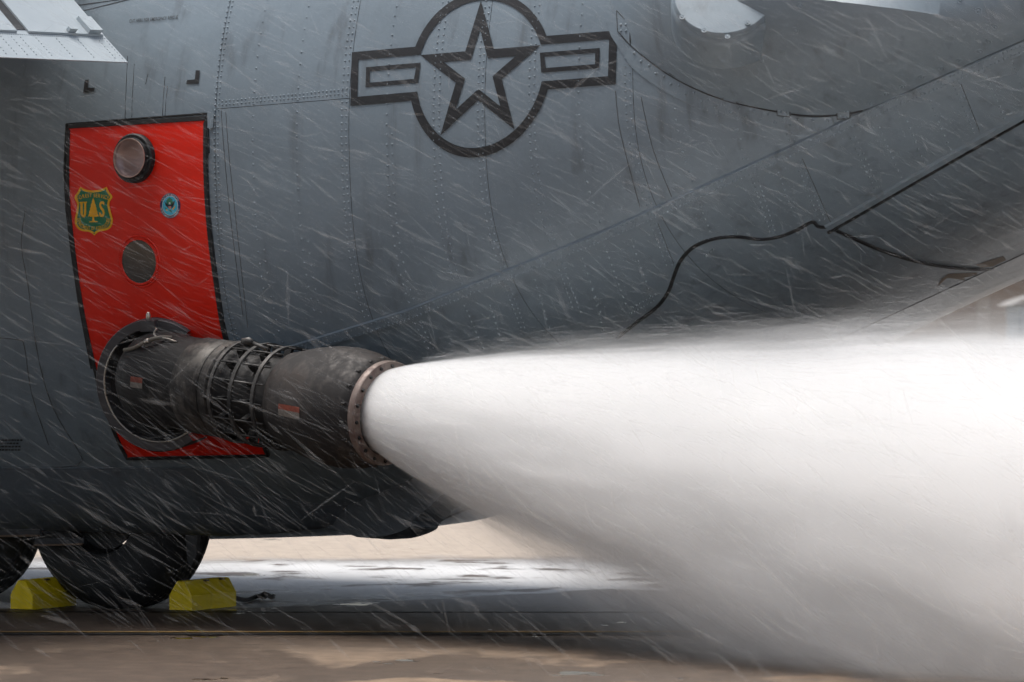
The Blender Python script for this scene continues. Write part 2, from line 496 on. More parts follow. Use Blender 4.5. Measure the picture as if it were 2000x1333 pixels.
patch(XC, XD, zero, t_chine); patch(XC, XD, t_chine, pie)
patch(XD, X1, zero, t_chine); patch(XD, X1, t_chine, pie)
patch(X0, XC, zero, pie, 1); patch(XC, X1, zero, pie, 1)

# --- generic surface dressing
def strip(name, pts, width, height, mat, parent, S=SKIN, step=9, base=-0.001, taper=0.7, closed=False, builder=None):
    pts = dense(pts, step); hits = [S(*p) for p in pts]; hits = [h for h in hits if h]
    vs, fs = [], []
    n = len(hits)
    for i, (P, N) in enumerate(hits):
        a = hits[(i - 1) % n if closed else max(i - 1, 0)][0]; b = hits[(i + 1) % n if closed else min(i + 1, n - 1)][0]
        T = (b - a)
        if T.length < 1e-9: T = Vector((1, 0, 0))
        T.normalize(); B = T.cross(N).normalized()
        for u, h in ((-0.5, base), (-0.5 * taper, height), (0.5 * taper, height), (0.5, base)):
            vs.append(P + B * (u * width) + N * h)
    for i in range(n if closed else n - 1):
        j = (i + 1) % n
        for k in range(3): fs.append((i * 4 + k, i * 4 + k + 1, j * 4 + k + 1, j * 4 + k))
    if not closed: fs += [(0, 3, 2, 1), tuple((n - 1) * 4 + k for k in range(4))]
    if builder is not None: builder.add(vs, fs); return
    return mesh(name, vs, fs, mat, parent)
def decal(loops, off, cell=14, S=SKIN, builder=None, mi=0):
    bm = bmesh.new(); edges = []
    for lp in loops:
        vs = [bm.verts.new((x, -y, 0)) for x, y in lp]
        edges += [bm.edges.new((vs[i], vs[(i + 1) % len(vs)])) for i in range(len(vs))]
    bmesh.ops.triangle_fill(bm, use_beauty=True, use_dissolve=False, edges=edges)
    xs = [p[0] for lp in loops for p in lp]; ys = [p[1] for lp in loops for p in lp]
    if cell:
        x = math.floor(min(xs) / cell) * cell + cell
        while x < max(xs):
            bmesh.ops.bisect_plane(bm, geom=bm.verts[:] + bm.edges[:] + bm.faces[:], plane_co=(x, 0, 0), plane_no=(1, 0, 0)); x += cell
        y = math.floor(min(ys) / cell) * cell + cell
        while y < max(ys):
            bmesh.ops.bisect_plane(bm, geom=bm.verts[:] + bm.edges[:] + bm.faces[:], plane_co=(0, -y, 0), plane_no=(0, 1, 0)); y += cell
    bm.verts.index_update()
    vs, ok = [], {}
    for v in bm.verts:
        h = S(v.co.x, -v.co.y); ok[v.index] = h is not None
        vs.append(h[0] + h[1] * off if h else Vector())
    fs = []
    for f in bm.faces:
        if not all(ok[v.index] for v in f.verts): continue
        idx = [v.index for v in f.verts]
        if f.normal.z < 0: idx.reverse()
        fs.append(tuple(idx))
    bm.free()
    builder.add(vs, fs, mi)
_dome = None
def dome(mb, P, N, r, h, n=6, mi=0):
    T = N.cross(Vector((0.13, 0.31, 0.94))).normalized(); B = N.cross(T)
    vs = []
    for rr, hh in ((r, -0.001), (r * 0.72, h * 0.75)):
        vs += [P + (T * math.cos(2 * math.pi * k / n) + B * math.sin(2 * math.pi * k / n)) * rr + N * hh for k in range(n)]
    vs.append(P + N * h)
    fs = [(k, (k + 1) % n, n + (k + 1) % n, n + k) for k in range(n)] + [(n + k, n + (k + 1) % n, 2 * n) for k in range(n)]
    mb.add(vs, fs, mi)
def rivets_px(mb, pts, spacing, r=0.0058, h=0.0042, S=SKIN, base=0.0):
    for p in dense(pts, spacing):
        hh = S(p[0] + random.uniform(-.4, .4), p[1] + random.uniform(-.4, .4))
        if hh: dome(mb, hh[0] + hh[1] * base, hh[1], r * random.uniform(0.85, 1.15), h)
def rib_rivets(mb, x, ta, tb, spacing, r=0.0058, h=0.0042):
    L = 0; prev = sec(x, ta); acc = spacing; n = 400
    for i in range(1, n + 1):
        t = lerp(ta, tb, i / n); p = sec(x, t); L = (p - prev).length; acc += L; prev = p
        if acc >= spacing:
            acc = 0
            nn = (sec(x, t, 0.02) - p).normalized()
            dome(mb, p, nn, r * random.uniform(0.85, 1.15), h)

# --- rivet rows on the ribs above the chine
RV = MB()
TT = t_at(700, 5) - 0.12
def xrow(px, py=300): return local_x(px, py)
def t_end(x): return t_chine(x) - 0.02
for px in (419, 426): x = xrow(px, 315); rib_rivets(RV, x, TT, t_at(440, 690), 0.026)
for px in (494, 580):
    x = xrow(px); rib_rivets(RV, x, TT, t_chine(x), 0.062)
for px in (506, 592):
    x = xrow(px); rib_rivets(RV, x, t_at(560, 480), t_chine(x), 0.062)
for px in (668, 676.5): x = xrow(px); rib_rivets(RV, x, TT, t_end(x), 0.034)
x = xrow(756); rib_rivets(RV, x, TT, t_end(x), 0.050)
x = xrow(766); rib_rivets(RV, x, t_at(760, 262), t_end(x), 0.050)
for px in (848, 859, 935.5, 944): x = xrow(px); rib_rivets(RV, x, TT, t_end(x), 0.036)
for px in (1037, 1047): x = xrow(px); rib_rivets(RV, x, TT, t_end(x), 0.038)
x = xrow(1137); rib_rivets(RV, x, TT, t_end(x), 0.055)
for px in (1233, 1243): x = xrow(px); rib_rivets(RV, x, TT, t_end(x), 0.036)
for px, ty in ((1334, 185), (1448, 225), (1456, 225)):
    x = xrow(px); rib_rivets(RV, x, t_at(px, ty), t_end(x), 0.055)
for px in (1535, 1545): x = xrow(px, 260); rib_rivets(RV, x, t_at(px, 235), t_end(x), 0.036)
# stringer rows
rivets_px(RV, [(434, 205), (676, 183)], 7.5); rivets_px(RV, [(434, 198), (676, 175)], 7.5)
# below the chine (traced rows)
for pts, sp in (
    ([(810, 633), (836, 680)], 12), ([(820, 630), (846, 680)], 12), ([(907, 598), (943, 680)], 11), ([(957, 598), (978, 665)], 12),
    ([(986, 560), (1016, 640)], 9.5), ([(994, 557), (1024, 640)], 9.5), ([(1044, 547), (1072, 640)], 16),
    ([(1089, 519), (1117, 600)], 10), ([(1098, 516), (1133, 610)], 10), ([(1137, 505), (1172, 610)], 17), ([(1152, 551), (1178, 645)], 16),
    ([(1180, 480), (1221, 593)], 13), ([(1232, 469), (1270, 578)], 14), ([(1272, 441), (1301, 518)], 9.5), ([(1281, 438), (1312, 518)], 9.5),
    ([(1368, 405), (1386, 452)], 13), ([(1469, 349), (1503, 452)], 10), ([(1479, 345), (1512, 450)], 10), ([(1520, 338), (1544, 405)], 12),
    ([(1562, 312), (1610, 428)], 10), ([(1554, 316), (1600, 430)], 10), ([(1662, 271), (1708, 368)], 12), ([(1670, 268), (1716, 365)], 12),
    ([(1717, 249), (1759, 346)], 13), ([(1766, 224), (1805, 318)], 14), ([(1816, 199), (1856, 292)], 14),
    ([(1863, 168), (1903, 260)], 9.5), ([(1873, 164), (1912, 256)], 9.5), ([(1923, 141), (1962, 231)], 13), ([(1975, 116), (2012, 208)], 10),
    ([(1236, 600), (1280, 576)], 7), ([(1232, 612), (1276, 588)], 7), ([(1365, 470), (1440, 456)], 9), ([(1378, 500), (1392, 488)], 7),
    ([(1650, 425), (2010, 213)], 8)):
    rivets_px(RV, pts, sp)
tag(RV.build('rivet_rows', M['grey'], plane, True), kind='stuff')

# --- chine strip with its rivets
cpts = [(px, chine_px(px)) for px in range(500, 2130, 12)]
chine = strip('chine_strip', cpts, 0.068, 0.012, M['grey'], plane, taper=0.86)
RC = MB()
for dv, sp in ((-6.5, 9), (6.0, 9), (1.0, 31)):
    rivets_px(RC, [(px, chine_px(px) + dv) for px in range(560, 2100, 40)], sp, base=0.012)
tag(RC.build('chine_rivets', M['grey'], chine, True), kind='stuff')

# --- drawn seams (thin dark grooves filled with sealant)
SEAMS = [
    [(1202, 178), (1212, 260), (1250, 405)], [(1252, 190), (1275, 290), (1312, 385)],
    [(1285, 436), (1316, 515)], [(1567, 310), (1624, 438)], [(1877, 164), (1914, 258)],
    [(432, 215), (438, 300), (452, 440), (475, 620)], [(441, 220), (447, 300), (462, 440), (484, 640)],
    [(49, 412), (42, 480), (55, 560), (75, 700), (105, 800), (157, 888), (156, 903), (140, 911), (60, 915), (-20, 916)],
    [(-20, 660), (35, 664), (48, 680), (62, 770), (95, 870)],
    [(70, 22), (255, -4)], [(160, 22), (255, -2)]]
for pts in SEAMS:
    strip('panel_seam', smooth_path(pts, 5) if len(pts) > 2 else pts, 0.006, 0.0012, M['seam'], plane, step=8, taper=0.6)
# dirt runs above the door
for x0, y0, y1 in ((249, 110, 232), (262, 125, 230), (322, 150, 228), (327, 168, 226), (289, 145, 165)):
    strip('drip_stain', [(x0, y0), (x0 - 3, (y0 + y1) / 2), (x0 - 5, y1)], 0.0035, 0.0006, M['under'], plane, step=12, taper=0.4)

# --- cargo door outline: heavy rubber seals
seal1 = [(1205, 660), (1245, 628), (1282, 600), (1305, 570), (1318, 535), (1330, 508), (1355, 482), (1395, 466), (1440, 462), (1485, 467), (1525, 461), (1560, 447), (1586, 433), (1598, 442), (1618, 443)]
seal2 = [(1618, 443), (1660, 462), (1720, 488), (1790, 510), (1860, 522), (1930, 525), (2010, 514)]
seal3 = [(1616, 444), (1700, 396), (1800, 338), (1900, 281), (2010, 219)]
strip('door_gasket', smooth_path(seal1, 6), 0.020, 0.009, M['rubber'], plane, step=6)
strip('door_gasket', smooth_path(seal2, 6), 0.022, 0.009, M['rubber'], plane, step=6)
strip('sill_rail', smooth_path(seal3, 3), 0.050, 0.012, M['grey'], plane, step=9)
strip('sill_rail', [(p[0] + 1, p[1] + 9) for p in smooth_path(seal3, 3)], 0.012, 0.014, M['rubber'], plane, step=9)
CH = MB(); decal([[(1852, 535), (1935, 531), (1955, 535), (1925, 560), (1905, 566), (1900, 552), (1870, 545), (1850, 543), (1830, 560), (1838, 545)]], 0.0015, 12, builder=CH); tag(CH.build('chipped_paint', M['bare'], plane), kind='stuff')
CH = MB(); decal([[(1905, 517), (1960, 500), (1965, 508), (1940, 520), (1915, 523)]], 0.0015, 12, builder=CH); tag(CH.build('chipped_paint', M['bare'], plane), kind='stuff')
CH = MB(); decal([[(1806, 602), (1815, 595), (1816, 597), (1808, 604)]], 0.0015, 0, builder=CH); tag(CH.build('chipped_paint', M['bare'], plane), kind='stuff')

# --- national insignia
def ins(a, b):
    if b < 0: by = 400 * b * (1 - 0.045 * b)
    else: by = 400 * b
    zx = 815.8 + 352 * a + 6 * a * a + 12 * b; zy = 405.2 - 29 * a - by
    return (650 + zx / 2.854, zy / 2.854)
def circ_bar(ro, ah, b0, b1, n=60):
    out = []
    tA = math.asin(b1 / ro); tB = math.asin(b0 / ro)
    out += [(ah, b0), (ah, b1)]
    out += [(ro * math.cos(t), ro * math.sin(t)) for t in [lerp(tA, math.pi - tA, i / n) for i in range(n + 1)]]
    out += [(-ah, b1), (-ah, b0)]
    out += [(ro * math.cos(t), ro * math.sin(t)) for t in [lerp(math.pi - tB, 2 * math.pi + tB, i / n) for i in range(n + 1)]]
    return out
def dn(poly, st=0.06):
    return dense(poly + [poly[0]], st)[:-1]
def star(s):
    return [(s * (1 if i % 2 == 0 else 0.382) * math.cos(R(90 + 36 * i)), s * (1 if i % 2 == 0 else 0.382) * math.sin(R(90 + 36 * i))) for i in range(10)]
I1 = MB()
decal([[ins(*p) for p in dn(circ_bar(1.125, 2.10, -0.312, 0.432))], [ins(*p) for p in dn(circ_bar(1.005, 1.985, -0.195, 0.318))]], 0.0035, 12, builder=I1)
insignia = I1.build('insignia_outline', M['black'], plane)
I2 = MB()
decal([[ins(*p) for p in dn(star(1.0))], [ins(*p) for p in dn(star(0.60))]], 0.0035, 12, builder=I2)
I2.build('insignia_star', M['black'], insignia)
for s in (-1, 1):
    I3 = MB()
    o_ = [(s * 0.975, -0.075), (s * 1.85, -0.075), (s * 1.85, 0.205), (s * 0.945, 0.205)]
    i_ = [(s * 1.045, -0.015), (s * 1.785, -0.015), (s * 1.785, 0.145), (s * 1.015, 0.145)]
    decal([[ins(*p) for p in dn(o_)], [ins(*p) for p in dn(i_)]], 0.0035, 12, builder=I3)
    I3.build('insignia_bar', M['black'], insignia)

# --- stencils
FC = {}
def glyph(ch):
    if ch not in FC:
        cu = bpy.data.curves.new('t', 'FONT'); cu.body = ch; cu.size = 1.0; cu.resolution_u = 3; cu.offset = 0.012
        ob = bpy.data.objects.new('t', cu); scene.collection.objects.link(ob)
        me = bpy.data.meshes.new_from_object(ob)
        vs = [v.co.copy() for v in me.vertices]; fs = [tuple(p.vertices) for p in me.polygons]
        FC[ch] = (vs, fs, max([v.x for v in vs], default=0.25), min([v.x for v in vs], default=0))
        bpy.data.objects.remove(ob); bpy.data.curves.remove(cu); bpy.data.meshes.remove(me)
    return FC[ch]
def put_glyph(mb, ch, fn, off, S, mi=0):            # fn maps glyph space (em) to photo pixels
    vs, fs, _, _ = glyph(ch)
    out = []
    for v in vs:
        h = S(*fn(v.x, v.y))
        if h is None: return
        out.append(h[0] + h[1] * off)
    mb.add(out, fs, mi)
def text_line(mb, s, x0, y0, x1, y1, size, off, S=SKIN, mi=0, shear=0.0):
    adv = [glyph(c)[2] + 0.09 if c != ' ' else 0.35 for c in s]; tot = sum(adv)
    L = math.hypot(x1 - x0, y1 - y0); ux, uy = (x1 - x0) / L, (y1 - y0) / L; k = L / tot; cur = 0
    for c, a in zip(s, adv):
        if c != ' ':
            put_glyph(mb, c, lambda gx, gy, cur=cur: (x0 + ux * (cur + gx + shear * gy) * k, y0 + uy * (cur + gx) * k - gy * size), off, S, mi)
        cur += a
ST = MB(); text_line(ST, 'CUT HERE FOR EMERGENCY RESCUE', 253, 45.5, 348, 37.5, 9.5, 0.003, shear=0.2)
ST.build('rescue_stencil', M['black'], plane)
CM = MB(); decal([[(383, 138), (391, 138), (388, 164), (364, 165), (366, 157), (381, 156)]], 0.003, 12, builder=CM)
CM.build('cut_mark', M['black'], plane)
CM = MB(); decal([[(166, 157), (174, 156), (172, 172), (186, 172), (184, 179), (163, 182)]], 0.003, 12, builder=CM)
CM.build('cut_mark', M['black'], plane)
ST = MB()
for i in range(4):
    x_ = -8.0
    while x_ < 40 - (i % 2) * 5:
        l_ = random.uniform(2.5, 5.5)
        decal([[(x_, 858 + i * 6.3), (x_ + l_, 857.8 + i * 6.3), (x_ + l_, 861 + i * 6.3), (x_, 861.2 + i * 6.3)]], 0.003, 0, builder=ST); x_ += l_ + 1.6
ST.build('panel_stencil', M['black'], plane)

# --- red door panel
dl = smooth_path([(136, 248), (134, 330), (136, 400), (147, 500), (160, 590), (178, 680), (200, 770), (228, 850), (250, 894)], 4)
dr = smooth_path([(523, 888), (496, 815), (468, 740), (440, 656), (424, 560), (410, 450), (403, 340), (403, 232)], 4)
door_loop = dl + dr
DM = MB(); decal([dense(door_loop + [door_loop[0]], 14)[:-1]], 0.008, 12, builder=DM)
door = DM.build('door_panel', M['red'], plane, True)
door['label'] = 'red door panel with emblems and round windows'
strip('door_seal', door_loop, 0.030, 0.013, M['rubber'], plane, step=9, closed=True)
strip('door_frame', [(131, 243), (127, 330), (131, 410), (142, 500), (155, 590), (173, 684), (180, 720)], 0.012, 0.010, M['rubber'], plane, step=9)
strip('door_frame', [(131, 243), (270, 232), (406, 222), (408, 300)], 0.010, 0.010, M['rubber'], plane, step=9)
HB = MB(); decal([[(394, 206), (414, 208), (420, 222), (418, 250), (412, 253), (407, 250), (407, 222), (394, 219)]], 0.010, 12, builder=HB)
HB.build('hinge_plate', M['grey'], plane)

def door_S(off):
    def S(px, py):
        h = SKIN(px, py); return (h[0] + h[1] * off, h[1]) if h else None
    return S
DS = door_S(0.008)
# upper porthole: short open tube
pc, pn = DS(267, 310)
pn = (pn + Vector((0, 0, 0.0))).normalized()
E_ = 0.118
PT = MB(); PT.lathe(pc, pn, [(0.0, E_ * 1.12), (0.028, E_ * 1.12), (0.036, E_ * 1.06), (0.036, E_ * 0.93), (0.055, E_ * 0.91), (0.055, E_ * 0.86), (-0.012, E_ * 0.85)], 48)
port = PT.build('porthole_tube', M['rubber'], door, auto=40)
PT = MB(); PT.lathe(pc, pn, [(0.052, E_ * 0.895), (0.060, E_ * 0.885), (0.060, E_ * 0.855), (0.05, E_ * 0.85)], 48)
PT.build('porthole_lip', M['port_rim'], port, auto=40)
PT = MB(); PT.lathe(pc, pn, [(0.05, E_ * 0.85), (0.03, E_ * 0.80), (0.018, E_ * 0.55), (0.012, E_ * 0.3), (0.010, 0.0005)], 48)
PT.build('porthole_dish', M['port_inner'], port, True)
# lower window
pc, pn = DS(274, 511)
PT = MB(); PT.lathe(pc, pn, [(0.0, 0.142), (0.003, 0.140), (0.003, 0.134), (0.0, 0.132)], 56); PT.lathe(pc, pn, [(0.0, 0.128), (0.006, 0.126), (0.006, 0.116), (-0.004, 0.113)], 56)
win = PT.build('window_ring', M['red'], door, auto=40)
PT = MB(); PT.lathe(pc, pn, [(0.002, 0.120), (0.004, 0.10), (0.005, 0.05), (0.005, 0.0005)], 56)
PT.build('window_pane', M['glass'], win, True)
# shield emblem
def z8(x, y): return (130 + x / 8.333, 350 + y / 8.333)
EM = MB()
o_sh = smooth_path([(455, 190), (570, 172), (670, 128)], 5)[:-1] + smooth_path([(670, 128), (715, 215), (765, 290), (722, 370), (718, 440), (740, 540), (768, 640), (766, 720), (735, 790), (670, 832), (560, 855), (505, 885), (472, 920)], 4)[:-1] \
    + smooth_path([(472, 920), (435, 885), (380, 860), (270, 845), (200, 805), (158, 730), (155, 650), (175, 540), (190, 440), (185, 385), (148, 300), (195, 220), (245, 130)], 4)[:-1] + smooth_path([(245, 130), (345, 178), (455, 190)], 5)[:-1]
cx, cy = 458, 520
def inset(poly, d_):
    n = len(poly); out = []
    for i in range(n):
        x0, y0 = poly[i - 1]; x1, y1 = poly[(i + 1) % n]; tx, ty = x1 - x0, y1 - y0; L = math.hypot(tx, ty)
        out.append((poly[i][0] - ty / L * d_, poly[i][1] + tx / L * d_))
    return out
decal([[z8(*p) for p in o_sh]], 0.0018, 12, DS, EM, 0)
decal([[z8(*p) for p in inset(o_sh, 34)]], 0.0026, 12, DS, EM, 1)
tree = [(455, 305), (480, 370), (474, 375), (500, 430), (492, 436), (515, 490), (505, 496), (530, 545), (520, 550), (545, 605), (528, 612), (520, 605), (505, 618), (474, 612), (470, 660), (480, 680), (525, 690), (524, 702), (390, 705), (392, 692), (436, 682), (444, 660), (440, 612), (410, 616), (395, 604), (370, 612), (375, 596), (395, 550), (385, 545), (408, 496), (398, 490), (422, 436), (412, 430), (436, 375), (430, 370)]
decal([[z8(*p) for p in tree]], 0.0034, 0, DS, EM, 0)
U_ = [(232, 372), (300, 368), (300, 392), (285, 396), (286, 560), (292, 580), (306, 578), (312, 560), (312, 394), (296, 392), (296, 370), (354, 366), (354, 388), (340, 392), (342, 560), (334, 600), (310, 622), (282, 622), (256, 600), (248, 560), (248, 396), (233, 394)]
U_ = [(232, 374), (296, 370), (296, 394), (284, 398), (288, 566), (298, 582), (308, 566), (310, 396), (300, 394), (300, 372), (354, 368), (354, 390), (342, 394), (342, 565), (330, 606), (304, 626), (276, 618), (254, 590), (248, 560), (246, 400), (233, 398)]
decal([[z8(*p) for p in U_]], 0.0034, 0, DS, EM, 0)
put_glyph(EM, 'S', lambda gx, gy: z8(548 + gx * 196, 612 - gy * 355), 0.0034, DS, 0)
put_glyph(EM, 'S', lambda gx, gy: z8(557 + gx * 196, 612 - gy * 355), 0.0036, DS, 0)
def arc_text(mb, s, path, size, off, S, mi, wide=0.8):
    path = smooth_path(path, 10); acc = [0]
    for a, b in zip(path, path[1:]): acc.append(acc[-1] + math.hypot(b[0] - a[0], b[1] - a[1]))
    adv = [glyph(c)[2] + 0.10 if c != ' ' else 0.35 for c in s]; k = acc[-1] / sum(adv); cur = 0
    for c, a in zip(s, adv):
        if c != ' ':
            m_ = (cur + a / 2) * k; i = max(j for j in range(len(acc) - 1) if acc[j] <= m_ or j == 0); f = (m_ - acc[i]) / (acc[i + 1] - acc[i])
            bx, by = lerp(path[i][0], path[i + 1][0], f), lerp(path[i][1], path[i + 1][1], f)
            tx, ty = path[i + 1][0] - path[i][0], path[i + 1][1] - path[i][1]; L = math.hypot(tx, ty); tx /= L; ty /= L
            put_glyph(mb, c, lambda gx, gy: z8(bx + tx * (gx - a / 2) * k + ty * gy * size, by + ty * (gx - a / 2) * k - tx * gy * size), off, S, mi)
        cur += a
arc_text(EM, 'FOREST SERVICE', [(205, 352), (280, 318), (370, 300), (455, 298), (540, 304), (630, 322), (712, 340)], 88, 0.0036, DS, 0)
arc_text(EM, 'DEPARTMENT OF AGRICULTURE', [(190, 640), (212, 730), (270, 792), (370, 822), (470, 828), (570, 818), (660, 788), (712, 725), (728, 640)], 78, 0.0036, DS, 0)
EM.build('forest_shield', [M['shield_gold'], M['shield_green']], door)['label'] = 'green and gold forest service shield'
# round seal
def ell(cx, cy, rx, ry, n=40): return [(cx + rx * math.cos(2 * math.pi * i / n), cy + ry * math.sin(2 * math.pi * i / n)) for i in range(n)]
SE = MB()
decal([[z8(*p) for p in ell(1705, 435, 166, 206)]], 0.0018, 12, DS, SE, 0)
decal([[z8(*p) for p in ell(1705, 435, 130, 162)]], 0.0024, 12, DS, SE, 2)
decal([[z8(*p) for p in ell(1705, 435, 122, 152)]], 0.0030, 12, DS, SE, 1)
decal([[z8(*p) for p in [(1700, 300), (1735, 330), (1760, 380), (1740, 420), (1690, 425), (1655, 400), (1640, 360), (1670, 320)]]], 0.0036, 0, DS, SE, 4)
decal([[z8(*p) for p in [(1615, 362), (1650, 395), (1682, 425), (1688, 480), (1660, 460), (1635, 430)]]], 0.0042, 0, DS, SE, 3)
decal([[z8(*p) for p in [(1785, 348), (1750, 385), (1722, 420), (1722, 480), (1752, 455), (1775, 410)]]], 0.0042, 0, DS, SE, 3)
decal([[z8(*p) for p in [(1688, 380), (1712, 380), (1716, 412), (1688, 412)]]], 0.0045, 0, DS, SE, 2)
decal([[z8(*p) for p in [(1678, 425), (1730, 425), (1730, 446), (1678, 446)]]], 0.0046, 0, DS, SE, 0)
decal([[z8(*p) for p in [(1678, 446), (1730, 446), (1722, 480), (1704, 496), (1686, 480)]]], 0.0046, 0, DS, SE, 5)
decal([[z8(*p) for p in [(1618, 455), (1650, 480), (1665, 510), (1635, 500)]]], 0.0042, 0, DS, SE, 4)
decal([[z8(*p) for p in [(1790, 430), (1782, 470), (1750, 505), (1740, 490)]]], 0.0042, 0, DS, SE, 6)
decal([[z8(*p) for p in [(1690, 505), (1722, 505), (1742, 545), (1705, 530)]]], 0.0042, 0, DS, SE, 4)
decal([[z8(*p) for p in [(1640, 490), (1662, 496), (1668, 518), (1648, 516)]]], 0.0044, 0, DS, SE, 6)
arc_text(SE, 'UNITED STATES', [(1705 + 134 * math.cos(R(a)), 435 - 166 * math.sin(R(a))) for a in range(155, 24, -13)], 42, 0.0030, DS, 2)
arc_text(SE, 'NORTHERN COMMAND', [(1705 + 162 * math.cos(R(a)), 435 - 202 * math.sin(R(a))) for a in range(190, 352, 12)], 42, 0.0030, DS, 2)
SE.build('command_seal', [M['navy'], M['cyan'], M['white'], M['black'], M['shield_green'], M['pink'], M['shield_gold']], door)['label'] = 'small round blue command seal with an eagle'

# --- lowered wing flap
fp0 = atY(250, 122, -2.45)
fp1 = atY(0, 112, -3.62)
fch = atY(140, 0, -2.45) - fp0
span = (fp1 - fp0); chord = fch
fn = span.cross(chord).normalized()
if fn.z < 0: fn = -fn
FS = plane_surface(fp0, fn)
FL = MB()
P_ = lambda s, c, n_=0.0: fp0 + span * s + chord * c + fn * n_
prof = [(0, 0), (0.0, -0.006), (0.5, -0.04), (1.5, -0.12), (2.2, -0.16), (2.45, -0.10), (2.45, -0.03), (2.2, 0.012), (1.5, 0.01), (0.40, 0.0)]
vs = [P_(s, c, h) for s in (0, 6.0) for c, h in prof]; n = len(prof)
FL.add(vs, [(i, i + n, (i + 1) % n + n, (i + 1) % n) for i in range(n)] + [tuple(range(n))[::-1], tuple(n + i for i in range(n))])
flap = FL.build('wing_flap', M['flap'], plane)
FL = MB()
for s0, s1 in ((0.02, 0.61), (0.70, 5.98)):
    vs = [P_(s, c, h) for s in (s0, s1) for c, h in ((0.40, 0.002), (0.41, 0.012), (1.5, 0.026), (2.2, 0.032), (2.2, 0.01))]
    FL.add(vs, [(i, i + 5, (i + 1) % 5 + 5, (i + 1) % 5) for i in range(5)] + [(4, 3, 2, 1, 0), (5, 6, 7, 8, 9)])
FL.build('flap_upper_skin', M['flap'], flap)
FL = MB(); vs = [P_(s, c, h) for s in (0.612, 0.698) for c, h in ((0.45, 0.001), (0.45, 0.004), (2.2, 0.028), (2.2, 0.011))]
FL.add(vs, [(i, i + 4, (i + 1) % 4 + 4, (i + 1) % 4) for i in range(4)]); FL.build('flap_track_slot', M['under'], flap)
FL = MB()
for s in (0.93, 0.85, 0.77, 0.70, 0.58, 0.42, 0.25, 0.08, 0.02):
    for k in range(7):
        dome(FL, P_(s, 0.06 + 0.045 * k, 0.0005), fn, 0.0045, 0.003, 5)
for k in range(120): dome(FL, P_(k / 60, 0.375, 0.0005), fn, 0.004, 0.003, 5)
tag(FL.build('flap_rivets', M['grey'], flap, True), kind='stuff')
for (s, c0, c1, w_) in ((0.04, 0.42, 0.64, 0.10), (0.24, 0.42, 0.46, 0.06), (0.0, 1.02, 1.09, 0.06)):
    FL = MB(); FL.box(P_(s + w_ / 2, (c0 + c1) / 2, 0.026), span * (w_ / 2), chord * ((c1 - c0) / 2), fn * 0.012); FL.build('flap_bracket', M['flap'], flap)

# --- wing carried over the fuselage, reaching out above the frame
wl = fp0 + chord * 2.35
WG = MB()
wprof = [(0.10, 0.02), (-0.6, 0.20), (-1.6, 0.36), (-2.8, 0.42), (-3.8, 0.34), (-4.3, 0.15), (-4.45, -0.02), (-4.2, -0.16), (-3.0, -0.26), (-1.6, -0.22), (-0.5, -0.10)]
nw = len(wprof)
for sgn_ in (-1,):
    vs = [Vector((wl.x - 0.05 + u * (1 - 0.25 * f), sgn_ * (1.6 + 17.0 * f), wl.z + 0.12 + h * (1 - 0.4 * f) + 0.5 * f)) for f in (0, 1) for u, h in wprof]
    WG.add(vs, [(i, i + nw, (i + 1) % nw + nw, (i + 1) % nw) for i in range(nw)] + [tuple(range(nw))[::-1], tuple(nw + i for i in range(nw))])
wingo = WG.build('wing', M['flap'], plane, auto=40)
bmw = bmesh.new(); bmw.from_mesh(wingo.data); bmesh.ops.recalc_face_normals(bmw, faces=bmw.faces); bmw.to_mesh(wingo.data); bmw.free()

# --- tail fairing (bulged pod on the aft side)
fb = [(1190, -10), (1200, 45), (1232, 88), (1310, 148), (1400, 190), (1500, 214), (1600, 226), (1700, 211), (1800, 166), (1900, 122), (2000, 78), (2100, 34), (2200, -12)]
fbs = smooth_path(fb, 6)
def base_v(px): return interp(fbs, px)
def crease_v(px): return interp([(1190, -60), (1330, 0), (1450, 16), (1600, 13), (1780, 28), (1960, 46), (2200, 68)], px)
def h_max(px): return 0.42 * sstep(1190, 1420, px) * (1.0 - 0.90 * sstep(1600, 2000, px)) 
fvs, ffs, nrow = [], [], 26
cols = [1190 + 6.0 * i * 1.0 for i in range(int((2200 - 1190) / 6) + 1)]
for px in cols:
    bv_ = base_v(px); cv = min(crease_v(px), bv_ - 14); hm = max(h_max(px), 0.012)
    for k in range(nrow):
        if k <= 14:
            f = k / 14; v = lerp(bv_, cv, f); hh = hm * (0.35 * f + 0.65 * math.sin(f * math.pi / 2))
        else:
            f = (k - 14) / (nrow - 15); v = lerp(cv, -330, f); hh = hm * max(0.02, 1 - (cv - v) / 190.0)
        s = SKIN(px, v)
        if k == 0: hh = 0.001
        fvs.append(s[0] + (s[1] * 0.25 - CD).normalized() * (hh + 0.003))
for i in range(len(cols) - 1):
    for k in range(nrow - 1):
        a = i * nrow + k; ffs.append((a, a + nrow, a + nrow + 1, a + 1))
fair = mesh('tail_fairing', fvs, ffs, M['grey'], plane, auto=38)
FBV = BVHTree.FromPolygons([tuple(v) for v in fvs], ffs)
FAIR = bvh_surface(FBV)
flg = [(px, base_v(px) + (17 if px < 1300 else 16)) for px in range(1200, 1640, 12)]
strip('fairing_flange', [(1196, 30), (1206, 62), (1226, 92)] + [(p[0] - 4, p[1] + 1) for p in flg if p[0] > 1236], 0.085, 0.005, M['grey'], plane, step=8, taper=0.95)
strip('fairing_gap', [(px, base_v(px) + 1) for px in range(1690, 2120, 10)], 0.016, 0.004, M['rubber'], plane, step=8)
strip('fairing_edge', [(px, base_v(px) + 1) for px in range(1215, 1690, 10)], 0.007, 0.007, M['under'], plane, step=8)
SC = MB()
